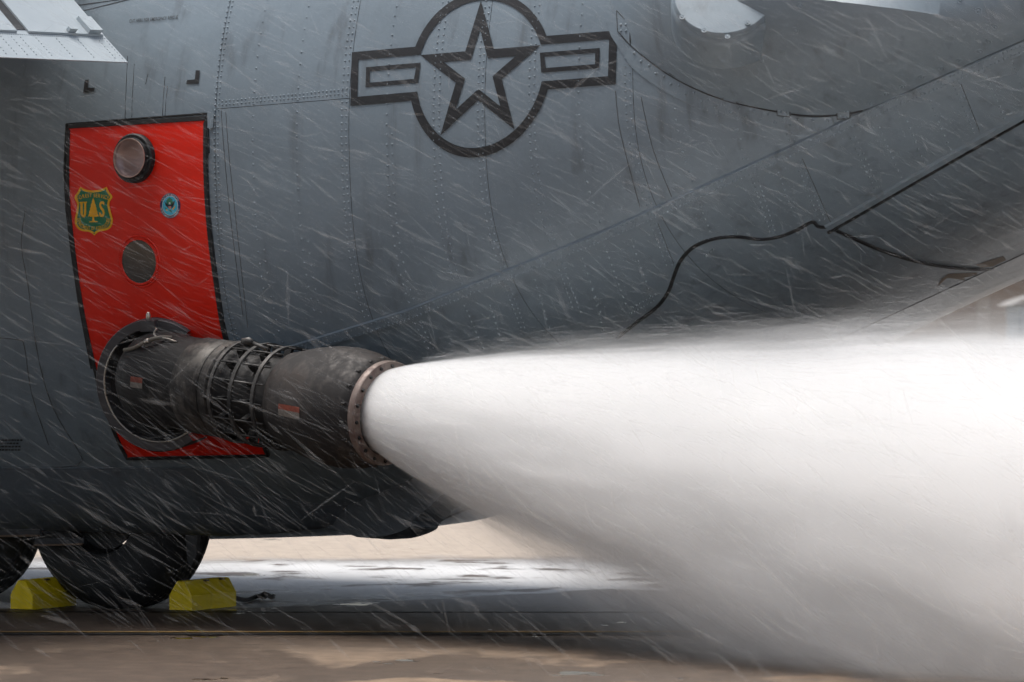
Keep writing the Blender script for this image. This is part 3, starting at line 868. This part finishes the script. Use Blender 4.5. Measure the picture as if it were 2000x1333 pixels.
for px in range(1240, 1640, 29):
    for dv in (9, 25):
        h = SKIN(px + (13 if dv > 10 else 0), base_v(px) + dv)
        if h: dome(SC, h[0] + h[1] * 0.005, h[1], 0.0085, 0.006, 8)
tag(SC.build('flange_fasteners', M['grey'], plane, True), kind='stuff')
def washer(name, px, py, S, parent, r=0.017):
    h = S(px, py)
    if not h: return
    w_ = MB(); w_.lathe(h[0], h[1], [(-0.001, r), (0.002, r * 0.95), (0.002, r * 0.7), (0.0008, r * 0.62), (0.0008, r * 0.45), (0.0045, r * 0.36), (0.0055, 0.0003)], 14)
    w_.build(name, M['grey'], parent, auto=50)
for px, py in ((1563, 12), (1554, 60), (1528, 102), (1485, 118), (1432, 114), (1346, 71), (1325, 34), (1730, 190 - 5), (1762, 170), (1800, 151), (1838, 135), (1874, 120), (1914, 102), (1930, 82), (1943, 54), (1911, 22), (1876, 2), (1700, 203)):
    washer('fairing_screw', px, py, FAIR, fair)
for quad in ([(1206, 22), (1232, 50), (1232, 88), (1208, 62)], [(1306, 116), (1322, 124), (1326, 152), (1309, 144)], [(1411, 164), (1438, 172), (1441, 203), (1414, 196)], [(1518, 197), (1543, 200), (1544, 227), (1519, 225)], [(1635, 212), (1661, 214), (1660, 229), (1636, 232)]):
    m_ = MB(); decal([quad], 0.009, 12, builder=m_); br = m_.build('joint_plate', M['grey'], plane)
    strip('plate_edge', quad + [quad[0]], 0.006, 0.0096, M['under'], br, step=6)
    qx = sum(p[0] for p in quad) / 4; qy = sum(p[1] for p in quad) / 4
    m_ = MB()
    for dx, dy in ((-5, -6), (5, -6), (-5, 6), (5, 6)):
        h = SKIN(qx + dx, qy + dy); dome(m_, h[0] + h[1] * 0.009, h[1], 0.008, 0.006, 8)
    tag(m_.build('plate_rivets', M['grey'], br, True), kind='stuff')
# round access cap on the pod
cn = (-CD * 0.80 + UP * 0.56 - CR * 0.10).normalized()
cc = FAIR(1414, 30)[0] - CD * 0.03
cc = cc + UP * (40 * 24.0 / FPX) - CR * 0.0 + cn * 0.0
CP = MB(); CP.lathe(cc, cn, [(-0.035, 0.25), (-0.012, 0.247), (-0.003, 0.238), (0.002, 0.15), (0.003, 0.0005)], 64)
capo = CP.build('access_cap', M['grey'], fair, auto=40)
CP = MB(); CP.lathe(cc, cn, [(-0.24, 0.272), (-0.14, 0.268), (-0.07, 0.264), (-0.04, 0.258), (-0.03, 0.245)], 64); CP.build('cap_housing', M['grey'], fair, True)
CS = plane_surface(cc + cn * 0.003, cn)
for px, py in ((1375, 60), (1421, 72), (1460, 45), (1332, 34), (1476, 2)):
    washer('cap_screw', px, py, CS, capo, 0.014)

# --- keel fairing under the ramp hinge
kp = [(640, 1000), (690, 1033), (742, 1050), (756, 1054), (782, 1053), (812, 1050), (850, 1036), (860, 1022), (888, 997), (930, 950), (900, 890), (760, 900), (660, 960)]
KF = MB(); k1 = [atY(px, py, -0.75) for px, py in smooth_path(kp, 3)[:-1]]; k0 = [p + Vector((0, -0.26, 0.02)) for p in k1]; kp = k1; n = len(kp)
ktop = [p + Vector((0, 0.0, 0)) for p in k0]
KF.add(k0 + k1, [tuple(range(n)), tuple(range(n, 2 * n))[::-1]] + [(i, i + n, (i + 1) % n + n, (i + 1) % n) for i in range(n)])
KF.build('keel_fairing', M['shade_grey'], plane)

# --- landing gear
YW = -1.36
wc = atY(196, 1000, YW)
WR = 0.56; WWD = 0.38
def wheel(cx_, front):
    c = Vector((cx_, YW, WR - 0.006)); ax = Vector((0, -1, 0))
    w_ = MB(); w_.lathe(c, ax, [(0, 0.0005), (0, 0.10), (-0.05, 0.11), (-0.05, 0.22), (-0.01, 0.235)], 40)
    for k in range(8):
        a = 2 * math.pi * k / 8; dome(w_, c + ax * 0.0 + Vector((math.cos(a) * 0.07, 0, math.sin(a) * 0.07)), ax, 0.012, 0.014, 6)
    rim = w_.build('wheel_rim', M['rim'], plane, auto=35)
    w_ = MB()
    prof = [(-0.03, 0.235), (0.0, 0.25), (0.018, 0.32), (0.022, 0.41), (0.005, 0.48), (-0.035, 0.53), (-0.075, 0.552)]
    for gx in (-0.11, -0.16, -0.21, -0.26): prof += [(gx, WR), (gx - 0.008, WR - 0.012), (gx - 0.016, WR - 0.012), (gx - 0.024, WR)]
    prof += [(-0.31, 0.552), (-0.36, 0.50), (-0.39, 0.40), (-0.38, 0.25), (-0.3, 0.22)]
    w_.lathe(c, ax, prof, 72); w_.build('tyre', M['tyre'], rim, auto=45)
wheel(wc.x, False); wheel(wc.x - 1.20, True)
GD = MB(); gp = [atY(px, py, -1.52) for px, py in ((362, 1046), (386, 1046), (383, 1085), (373, 1108), (366, 1096))]; g1 = [p + Vector((0, 0.03, 0)) for p in gp]
GD.add(gp + g1, [(0, 1, 2, 3, 4), (9, 8, 7, 6, 5)] + [(i, i + 5, (i + 1) % 5 + 5, (i + 1) % 5) for i in range(5)]); GD.build('gear_door_lug', M['rim'], plane)
def t_of_px(px, py): return SKIN(px, py)[0]
sp_top = [SKIN(px, 912)[0] for px in (-60, 0, 60, 120, 180, 240, 300, 360, 420, 480, 540, 600, 650, 700)]
SPV, SPF = [], []
xs_ = [-7.0, -4.0] + [p.x for p in sp_top]
for i, x in enumerate(xs_):
    p0 = sp_top[max(0, i - 2)]
    y0, z0 = p0.y, p0.z
    k_ = sstep(sp_top[-1].x, sp_top[-1].x - 0.9, x)
    yb = lerp(-1.25, -1.46, k_)
    prof = [(y0 + 0.02, z0 + 0.01), (y0 - 0.004, z0 - 0.01), (lerp(y0, yb, 0.18), z0 - 0.12), (lerp(y0, yb, 0.50), z0 - 0.26), (yb, 0.47), (yb + 0.05, 0.437), (yb + 0.14, 0.427), (yb + 0.16, 0.50)]
    prof = [(lerp(y + 0.55, y, k_), lerp(z + 0.10, z, k_)) for y, z in prof]
    SPV += [Vector((x, y, z)) for y, z in prof]
m_ = 8
for i in range(len(xs_) - 1):
    for k in range(m_ - 1): SPF.append((i * m_ + k, i * m_ + k + 1, (i + 1) * m_ + k + 1, (i + 1) * m_ + k))
SPF.append(tuple((len(xs_) - 1) * m_ + k for k in range(m_)))
sponson = mesh('gear_sponson', SPV, SPF, M['shade_grey'], plane, auto=50)
for x0, x1, py in ((-60, 76, 1047), (66, 162, 1064)):
    a, b = atY(x0, py, -1.47), atY(x1, py - 2, -1.47)
    GD = MB(); GD.box((a + b) / 2 + Vector((0, 0.02, 0.012)), (b - a) / 2, Vector((0, 0.012, 0)), Vector((0, 0, 0.02))); gd = GD.build('gear_door', M['under'], plane)
    GD = MB(); GD.box((a + b) / 2 + Vector((0, 0.004, -0.004)), (b - a) / 2 * 0.99, Vector((0, 0.008, 0)), Vector((0, 0, 0.005))); GD.build('gear_door_edge', M['rust'], gd)
# gear bay housing: closes the wheel tops off from behind
GB = MB(); a = atY(-400, 985, -1.30); b = atY(395, 985, -1.30)
GB.box(Vector(((a.x + b.x) / 2, -0.75, 0.80)), Vector(((b.x - a.x) / 2, 0, 0)), Vector((0, 0.55, 0)), Vector((0, 0, 0.34)))
GB.build('gear_bay', M['under'], plane)
# ================================================================== discharge nozzle
A_ = atY(318, 742, -2.26); B_ = atY(757, 808, -2.44)
nz = thing('discharge_nozzle', 'soot-blackened steel discharge nozzle elbowing out of the red door, ringed by a hoop cage', 'nozzle', tuple(A_))
NA = (B_ - A_).normalized(); NL = (B_ - A_).length
PXM = 1 / 385.0
def ax_at(f): return A_ + NA * (NL * f)
# elbow and straight barrel
path, rad = [], []
EB = [A_ + Vector((-0.06, 0.62, 0.0)), A_ + Vector((-0.06, 0.30, 0.0)), A_ + Vector((-0.05, 0.09, 0)), A_ + NA * 0.08 + Vector((0, 0.015, 0)), A_ + NA * 0.25, A_ + NA * (NL * 0.33)]
EBs = smooth_path([tuple(p) for p in EB], 7)
NZ = MB(); NZ.tube(EBs, [lerp(0.272, 0.247, sstep(10, 26, i)) for i in range(len(EBs))], 56, caps=False)
barrel = NZ.build('barrel', M['pipe'], nz, True)
NZ = MB(); NZ.lathe(A_, NA, [(NL * 0.185, 0.248), (NL * 0.19, 0.254), (NL * 0.30, 0.256), (NL * 0.305, 0.250)], 64)
NZ.lathe(A_, NA, [(NL * 0.312, 0.251), (NL * 0.315, 0.258), (NL * 0.345, 0.259), (NL * 0.35, 0.251)], 64)
NZ.build('polished_band', M['band'], nz, auto=40)
NZ = MB(); NZ.lathe(A_, NA, [(NL * 0.32, 0.247), (NL * 0.36, 0.23), (NL * 0.40, 0.205), (NL * 0.58, 0.205), (NL * 0.62, 0.22)], 64); NZ.build('inner_tube', M['pipe'], nz, True)
for f, r_, w_ in ((0.372, 0.270, 0.011), (0.465, 0.273, 0.012), (0.565, 0.273, 0.011)):
    NZ = MB(); d0 = NL * f; NZ.lathe(A_, NA, [(d0 - w_, r_ - 0.012), (d0 - w_, r_), (d0 + w_, r_), (d0 + w_, r_ - 0.012)], 72, closed=True); NZ.build('cage_hoop', M['hoop'], nz, auto=40)
up_ = (UP - NA * UP.dot(NA)).normalized(); sd_ = NA.cross(up_)
for k in range(16):
    a = 2 * math.pi * k / 16 + 0.1; dv = up_ * math.cos(a) + sd_ * math.sin(a)
    NZ = MB(); NZ.tube([ax_at(0.345) + dv * 0.262, ax_at(0.60) + dv * 0.265], 0.0052, 8); rod = NZ.build('cage_rod', M['hoop'], nz, True)
    for f in (0.415, 0.515):
        NZ = MB(); NZ.box(ax_at(f) + dv * 0.236, NA * 0.022, dv * 0.024, NA.cross(dv) * 0.010); NZ.build('rod_clevis', M['pipe'], rod)
NZ = MB(); NZ.lathe(A_, NA, [(NL * 0.585, 0.205), (NL * 0.60, 0.248), (NL * 0.64, 0.262), (NL * 0.70, 0.288), (NL * 0.78, 0.308), (NL * 0.84, 0.312), (NL * 0.90, 0.302), (NL * 0.95, 0.282), (NL * 0.985, 0.262), (NL * 0.985, 0.22), (NL * 0.7, 0.2)], 72)
bell = NZ.build('bell', M['bell'], nz, True)
NZ = MB(); NZ.lathe(A_, NA, [(NL * 0.955, 0.262), (NL * 0.955, 0.270), (NL * 0.968, 0.270), (NL * 0.968, 0.262)], 72, closed=True)
NZ.lathe(A_, NA, [(NL * 0.978, 0.215), (NL * 0.978, 0.264), (NL * 0.982, 0.268), (NL * 1.0, 0.268), (NL * 1.004, 0.264), (NL * 1.004, 0.215)], 72, closed=True)
flange = NZ.build('flange', M['flange'], nz, auto=40)
for k in range(18):
    a = 2 * math.pi * k / 18; dv = up_ * math.cos(a) + sd_ * math.sin(a)
    NZ = MB(); dome(NZ, ax_at(1.004) + dv * 0.243, NA, 0.011, 0.013, 6); NZ.build('flange_bolt', M['hoop'], flange)
    NZ = MB(); NZ.tube([ax_at(0.955) + dv * 0.276, ax_at(0.97) + dv * 0.276], 0.008, 6); NZ.build('clamp_bolt', M['hoop'], flange)
# collar ring on the door
can = Vector((0.20, -0.97, -0.14)).normalized()
cc_ = atY(309, 752, -2.17)
NZ = MB(); NZ.lathe(cc_, can, [(-0.16, 0.30), (0.02, 0.300), (0.03, 0.306), (0.03, 0.352), (0.022, 0.358), (-0.16, 0.360)], 72, a0=R(-36), a1=R(214), closed=False, up=UP)
collar = NZ.build('collar', M['collar'], nz, auto=40)
NZ = MB(); NZ.lathe(cc_, can, [(-0.03, 0.303), (-0.045, 0.26), (-0.10, 0.20), (-0.16, 0.10)], 64); NZ.build('collar_shade_disc', M['rubber'], nz, True)  # added black disc standing in for the shade inside the collar
uu = (UP - can * UP.dot(can)).normalized(); ww_ = can.cross(uu)
def col_pt(deg, r_, d_): return cc_ + can * d_ + (uu * math.cos(R(deg)) + ww_ * math.sin(R(deg))) * r_
NZ = MB(); NZ.tube([col_pt(a, 0.302, 0.034) for a in range(44, 216, 3)], 0.0055, 8); NZ.build('collar_wire', M['bright'], collar, True)
for dg in (30, 44, 62, 100, 150, 190):
    NZ = MB(); NZ.tube([col_pt(dg, 0.300, 0.03), col_pt(dg, 0.290, 0.045)], 0.007, 6); NZ.build('wire_clip', M['hoop'], collar)
NZ = MB(); tt_ = uu; NZ.box(col_pt(1, 0.325, 0.045), ww_ * 0.044, uu * 0.029, can * 0.030)
blk = NZ.build('clamp_block', M['collar'], nz)
NZ = MB(); NZ.tube([col_pt(1, 0.34, 0.05), col_pt(1, 0.385, 0.05), col_pt(1, 0.398, 0.05)], [0.014, 0.013, 0.006], 12); NZ.build('grease_nipple', M['bright'], blk, True)
NZ = MB(); NZ.tube(smooth_path([tuple(atY(px, py, y_)) for px, py, y_ in ((243, 684, -2.37), (262, 680, -2.41), (287, 667, -2.43), (310, 660, -2.41), (335, 660, -2.35))], 6), 0.0105, 10); hose = NZ.build('hydraulic_hose', M['hose'], nz, True)
NZ = MB(); NZ.tube([atY(284, 668.5, -2.43), atY(291, 665.5, -2.43)], 0.014, 10); NZ.build('hose_ferrule', M['bright'], hose, True)
NZ = MB(); NZ.tube(smooth_path([tuple(atY(px, py, -2.40)) for px, py in ((306, 642), (301, 652), (308, 659), (326, 662), (345, 668))], 6), 0.005, 8); NZ.build('brake_wire', M['bright'], nz, True)
NZ = MB(); NZ.tube([atY(x_, y_, -2.64) for x_, y_ in ((474, 667), (486, 666), (494, 670))], [0.016, 0.02, 0.013], 10); NZ.tube([atY(494, 670, -2.64), atY(520, 682, -2.64)], 0.010, 10); NZ.build('valve_fitting', M['hoop'], nz, True)
# lower hood of the nozzle between collar and bell
NZ = MB()
# warning labels, wrapped on the barrel and bell
def on_pipe(f, ang, r_):
    dv = up_ * math.cos(ang) + sd_ * math.sin(ang); return ax_at(f) + dv * r_
def pipe_label(name, f0, f1, a0, a1, rfun, col_split):
    mb = MB(); N_ = 8
    for i0, i1, mi in ((0.0, col_split, 0), (col_split, 1.0, 1)):
        vs = []
        for k in range(N_ + 1):
            a = lerp(a0, a1, lerp(i0, i1, k / N_))
            for f in (f0, f1): vs.append(on_pipe(f, a, rfun(f) + 0.003))
        mb.add(vs, [(2 * k, 2 * k + 1, 2 * k + 3, 2 * k + 2) for k in range(N_)], mi)
    o = mb.build(name, [M['orange'], M['white_label']], nz); return o
sgn = 1 if sd_.y < 0 else -1
pipe_label('warning_label', 0.695, 0.80, sgn * R(90), sgn * R(102), lambda f: 0.288 + 0.22 * (f - 0.7), 0.45)
pipe_label('warning_label', 0.02, 0.075, sgn * R(85), sgn * R(97), lambda f: 0.272, 0.5)

# ================================================================== wheel chocks
def chock(px_end, px_corner, px_long, label, py=1195, rope=False, drop=9):
    g0 = atZ(px_end, py); g1 = atZ(px_corner, py); 
    e = (atZ(px_long, py - drop) - g1); e.z = 0
    L = e.length; e.normalize(); f = (Vector((-e.y, e.x, 0)));
    if f.dot(g0 - g1) < 0: f = -f
    W = (g1 - g0).length * 1.15
    t = thing('wheel_chock', label, 'chock', tuple(g1), (0, 0, 0), 'yellow chocks at the main wheels')
    prof = [(0.0, 0.004), (0.0, 0.088), (0.03, 0.094), (0.34, 0.168), (0.66, 0.168), (0.97, 0.094), (1.0, 0.088), (1.0, 0.004)]
    c = MB(); vs = [g1 + f * (W * u) + UP * h + e * d_ for d_ in (0, 0.03, L - 0.03, L) for u, h in prof]; n = len(prof)
    for q in (0, 3):
        for i, (u, h) in enumerate(prof): vs[q * n + i] = g1 + f * (W * lerp(0.5, u, 0.97)) + UP * lerp(0.08, h, 0.97) + e * (0, 0, 0, L)[q]
    c.add(vs, [(q * n + i, q * n + n + i, q * n + n + (i + 1) % n, q * n + (i + 1) % n) for q in range(3) for i in range(n)] + [tuple(range(n)), tuple(3 * n + i for i in range(n))[::-1]])
    b = c.build('body', M['yellow'], t)
    bm = bmesh.new(); bm.from_mesh(b.data); bmesh.ops.recalc_face_normals(bm, faces=bm.faces); bm.to_mesh(b.data); bm.free()
    for k, (d_, u) in enumerate(((L * 0.45, 0.3), (L * 0.8, 0.28))):
        c = MB(); c.box(g1 + e * d_ + f * (W * u) + UP * 0.162, e * 0.02, f * 0.014, UP * 0.004); c.build('rope_slot', M['rust'], t)
    if rope:
        rp = [g1 + e * L + UP * 0.06 + f * 0.05, atZ(480, 1172, 0.02), atZ(500, 1166, 0.02), atZ(515, 1164, 0.03), atZ(522, 1162, 0.035), atZ(530, 1167, 0.02), atZ(534, 1165, 0.02)]
        c = MB(); c.tube(smooth_path([tuple(p) for p in rp], 6), 0.013, 8); r_ = c.build('rope', M['rope'], t, True)
        c = MB(); c.tube(smooth_path([tuple(atZ(*p)) for p in ((512, 1166, 0.03), (516, 1160, 0.05), (520, 1163, 0.03), (515, 1167, 0.03), (511, 1163, 0.03))], 5), 0.014, 8); c.build('rope_knot', M['rope'], r_, True)
    return t
chock(330, 375, 462, 'yellow wheel chock trailing a short knotted rope behind the rear tyre', 1195, True)
chock(20, 64, 150, 'yellow wheel chock in shade between the two tyres', 1193, False)

# ================================================================== water
jet_dir = Vector((NA.x, NA.y, 0)).normalized()
JO = B_ + NA * 0.0
jz = math.atan2(jet_dir.y, jet_dir.x)
def jr_top(s): return 0.212 + 0.150 * max(s, 0) ** 0.65
def jr_bot(s): return 0.212 + 0.40 * max(s, 0) ** 0.9
def jcz(s): return -0.035 * s
JLEN = 7.0
vs, fs = [], []
ns, na = 40, 32
for i in range(ns + 1):
    s = -0.02 + (JLEN + 0.02) * (i / ns) ** 1.5
    fr = 1.0 + 0.60 * sstep(0.0, 0.8, s)
    for k in range(na):
        a = 2 * math.pi * k / na; cz, sy = math.cos(a), math.sin(a)
        rt, rb = jr_top(s), jr_bot(s); ry = 0.5 * (rt + rb) * 0.95
        z = jcz(s) + (rt * lerp(1.0, 1.5, sstep(0, 1.2, s)) * cz if cz > 0 else rb * fr * cz)
        y = ry * lerp(1.0, 1.35, sstep(0, 1.5, s)) * sy
        z = max(z, 0.012 - JO.z)
        vs.append((s, y, z))
for i in range(ns):
    for k in range(na):
        fs.append((i * na + k, (i + 1) * na + k, (i + 1) * na + (k + 1) % na, i * na + (k + 1) % na))
fs += [tuple(range(na)), tuple(ns * na + k for k in range(na))[::-1]]
def mat_jet():
    m = bpy.data.materials.new('water_spray_volume'); t = NT(m)
    oc = t.n('ShaderNodeTexCoord').outputs['Object']
    sp = t.n('ShaderNodeSeparateXYZ', i_0=oc); x, y, z = sp.outputs
    s = t.math('MAXIMUM', x, 0.0)
    rt = t.math('ADD', 0.212, t.math('MULTIPLY', 0.150, t.math('POWER', s, 0.65)))
    rb = t.math('ADD', 0.212, t.math('MULTIPLY', 0.40, t.math('POWER', s, 0.9)))
    zz = t.math('ADD', z, t.math('MULTIPLY', s, 0.035))
    up = t.math('GREATER_THAN', zz, 0.0)
    rz = t.math('ADD', rb, t.math('MULTIPLY', up, t.math('SUBTRACT', rt, rb)))
    ry = t.math('MULTIPLY', t.math('ADD', rt, rb), 0.475)
    v = t.math('DIVIDE', zz, rz); u = t.math('DIVIDE', y, ry)
    rho = t.math('SQRT', t.math('ADD', t.math('MULTIPLY', u, u), t.math('MULTIPLY', v, v)))
    q = t.comb(t.math('MULTIPLY', s, 0.55), t.math('MULTIPLY', u, 3.6), t.math('MULTIPLY', v, 3.6))
    nz_ = t.noise(q, 1.5, 5, 0.68)
    q2 = t.comb(t.math('MULTIPLY', s, 0.9), t.math('MULTIPLY', u, 16.0), t.math('MULTIPLY', v, 16.0))
    nz_ = t.math('ADD', t.math('MULTIPLY', nz_, 0.72), t.math('MULTIPLY', t.noise(q2, 1.3, 3, 0.6), 0.28))
    nzc = t.math('SUBTRACT', nz_, 0.5)
    amp = t.ramp(s, 0.0, 1.4, 0.03, 1.5)
    rj = t.math('ADD', rho, t.math('MULTIPLY', nzc, amp))
    soft = t.ramp(s, 0.0, 2.0, 0.96, 0.45)
    core = t.ramp(rj, 1.0, soft)
    dens = t.math('DIVIDE', 44.0, t.math('ADD', 1.0, t.math('MULTIPLY', s, 3.0)))
    lowf = t.math('SUBTRACT', 1.0, t.math('MULTIPLY', up, 0.3))
    fr = t.math('MULTIPLY', t.ramp(rj, t.math('ADD', 1.0, t.math('MULTIPLY', lowf, 0.57)), 0.55), t.ramp(s, 0.0, 0.5, 0.0, 1.0))
    fr = t.math('MULTIPLY', fr, t.math('MULTIPLY', fr, 2.4))
    d = t.math('ADD', t.math('MULTIPLY', core, dens), fr)
    vol = t.n('ShaderNodeVolumePrincipled')
    vol.inputs['Color'].default_value = (0.998, 0.9985, 0.999, 1)
    vol.inputs['Anisotropy'].default_value = 0.25
    t.set(vol.inputs['Density'], d)
    t.t.links.new(vol.outputs[0], t.out.inputs['Volume'])
    return m
M['jet'] = mat_jet()
M['jet'].cycles.volume_step_rate = 0.2 if hasattr(M['jet'].cycles, 'volume_step_rate') else 1
jet = mesh('water_jet', vs, fs, M['jet'])
jet.location = JO; jet.rotation_euler = (0, 0, jz)
tag(jet, 'thick white jet of water blasting aft from the nozzle', 'water jet', kind='stuff')

# flying droplets drawn out by the blast, in the air beside the aircraft
def mat_drop():
    m = bpy.data.materials.new('spray_droplets'); t = NT(m)
    df = t.n('ShaderNodeBsdfDiffuse', i_Color=(0.85, 0.86, 0.87, 1)); tl = t.n('ShaderNodeBsdfTranslucent', i_Color=(0.85, 0.86, 0.87, 1)); tr = t.n('ShaderNodeBsdfTransparent')
    m1 = t.n('ShaderNodeMixShader', i_0=0.5); t.t.links.new(df.outputs[0], m1.inputs[1]); t.t.links.new(tl.outputs[0], m1.inputs[2])
    m2 = t.n('ShaderNodeMixShader', i_0=0.036); t.t.links.new(tr.outputs[0], m2.inputs[1]); t.t.links.new(m1.outputs[0], m2.inputs[2])
    t.t.links.new(m2.outputs[0], t.out.inputs['Surface'])
    return m
M['drop'] = mat_drop()
SPR = MB()
rnd = random.Random(11)
def streak(P, D, L, r_):
    D = D.normalized(); u = D.cross(Vector((0.2, 0.9, 0.4))).normalized(); w = D.cross(u)
    k = [P + (u * math.cos(a) + w * math.sin(a)) * r_ for a in (0.4, 0.4 + 2.094, 0.4 + 4.189)]
    SPR.add([P - D * L * 0.5] + k + [P + D * L * 0.5], [(0, 2, 1), (0, 3, 2), (0, 1, 3), (4, 1, 2), (4, 2, 3), (4, 3, 1)])
for i in range(21000):
    P = Vector((rnd.uniform(-2.6, 7.5), rnd.uniform(-5.6, -2.42), rnd.uniform(0.05, 4.4)))
    if P.y > -2.7 and P.z < 1.7 and -0.6 < P.x < 2.0: continue
    base = 27 + 10 * sstep(1.6, 0.6, P.z) + 20 * sstep(0.2, -1.2, P.x) * sstep(2.4, 3.2, P.z)
    ang = rnd.gauss(base, 8)
    q = rnd.random()
    if q < 0.06: ang = rnd.uniform(-45, 80)
    elif q < 0.14 and P.x > 2.5: ang = rnd.gauss(72, 8)
    L = min(0.6, rnd.lognormvariate(-1.9, 0.6)); r_ = min(0.011, rnd.lognormvariate(-6.35, 0.75))
    D = CR * math.cos(R(ang)) - UP * math.sin(R(ang)) + CD * rnd.gauss(0, 0.25)
    streak(P, D, L, r_)
for i in range(260):                                # fat drops, softened by distance from the focus
    P = Vector((rnd.uniform(-2.0, 9.0), rnd.uniform(-9.5, -4.5), rnd.uniform(0.3, 3.9)))
    ang = rnd.gauss(28, 12)
    streak(P, CR * math.cos(R(ang)) - UP * math.sin(R(ang)) + CD * rnd.gauss(0, 0.2), rnd.uniform(0.06, 0.22), rnd.uniform(0.005, 0.011))
for i in range(900):                                # shreds skimming along the top of the jet
    s = rnd.uniform(0.9, 6.5); a = rnd.gauss(0, 0.7)
    Q = Vector((s, math.sin(a) * jr_top(s) * 1.3, jcz(s) + jr_top(s) * (1.0 + abs(rnd.gauss(0, 0.18))) * math.cos(a)))
    P = JO + Matrix.Rotation(jz, 3, 'Z') @ Q
    D = jet_dir * 1.0 + UP * rnd.gauss(0.0, 0.05) + Vector((0, rnd.gauss(0, 0.1), 0))
    streak(P, D, rnd.uniform(0.1, 0.5), rnd.uniform(0.0012, 0.0035))
for i in range(4200):                               # ropes and drops torn off the rim of the jet
    s_ = 0.25 + 6.2 * rnd.random() ** 1.3; a = rnd.uniform(0, 2 * math.pi); k_ = 0.80 + abs(rnd.gauss(0, 0.30))
    def fl(s, a=a, k_=k_):
        cz, sy = math.cos(a), math.sin(a); rt, rb = jr_top(s), jr_bot(s)
        return JO + Matrix.Rotation(jz, 3, 'Z') @ Vector((s, 0.475 * (rt + rb) * sy * k_, jcz(s) + (rt if cz > 0 else rb) * cz * k_))
    P = fl(s_)
    if P.z < 0.05: continue
    streak(P, fl(s_ + 0.05) - P + Vector((rnd.gauss(0, .002), rnd.gauss(0, .002), rnd.gauss(0, .003))), rnd.lognormvariate(-1.7, 0.6), rnd.lognormvariate(-6.1, 0.6))
tag(SPR.build('water_spray', M['drop'], None), 'fine streaks of spray blown across the aircraft side', 'spray', kind='stuff')

# ================================================================== far side of the field
def box_thing(name, label, cat, lat, w, W, D, H, wallm, roofm, nwin, winm):
    base = slab_pt(lat, w, 0.0)
    t = thing(name, label, cat, tuple(base))
    b = MB(); b.box(base + UP * H / 2, CR * W / 2, CD * D / 2, UP * H / 2); b.build('wall', wallm, t)
    b = MB(); n_ = 10; prof = [(-W / 2 - 0.6 + (W + 1.2) * i / n_, H + 0.02 + 0.14 * W * math.sin(math.pi * i / n_) ** 0.8) for i in range(n_ + 1)]
    vs_ = [base + CR * u + UP * h + CD * d_ for d_ in (-D / 2 - 0.4, D / 2 + 0.4) for u, h in prof]; m_ = n_ + 1
    b.add(vs_, [(i, i + 1, i + 1 + m_, i + m_) for i in range(n_)] + [tuple(range(m_))[::-1], tuple(m_ + i for i in range(m_)), (0, m_, 2 * m_ - 1, m_ - 1)]); b.build('roof', roofm, t)
    for k in range(nwin):
        u = (k + 0.5) / nwin - 0.5
        b = MB(); b.box(base + CR * (u * W * 0.92) - CD * (D / 2 + 0.05) + UP * H * 0.42, CR * (W / nwin * 0.40), CD * 0.08, UP * H * 0.40); b.build('hangar_door', winm, t)
    return t
M['bg_wall'] = mat_plain('hangar_wall', (0.33, 0.30, 0.27), 0.8, 0, 0.1, 0.3)
M['bg_roof'] = mat_plain('hangar_roof', (0.26, 0.25, 0.24), 0.7, 0, 0.1, 0.3)
M['bg_door'] = mat_plain('hangar_door_paint', (0.24, 0.20, 0.17), 0.7, 0, 0.2, 0.3)
M['bg_blue'] = mat_plain('pale_blue_sheet', (0.19, 0.25, 0.30), 0.6, 0, 0.1, 0.5)
box_thing('hangar', 'tan hangar with brown doors far behind the tail', 'hangar', 31.0, 330, 30, 24, 6.0, M['bg_wall'], M['bg_roof'], 4, M['bg_door'])
box_thing('shed', 'low pale blue shed in front of the tan hangar', 'shed', 34.6, 300, 7, 8, 3.2, M['bg_blue'], M['bg_roof'], 3, M['bg_wall'])
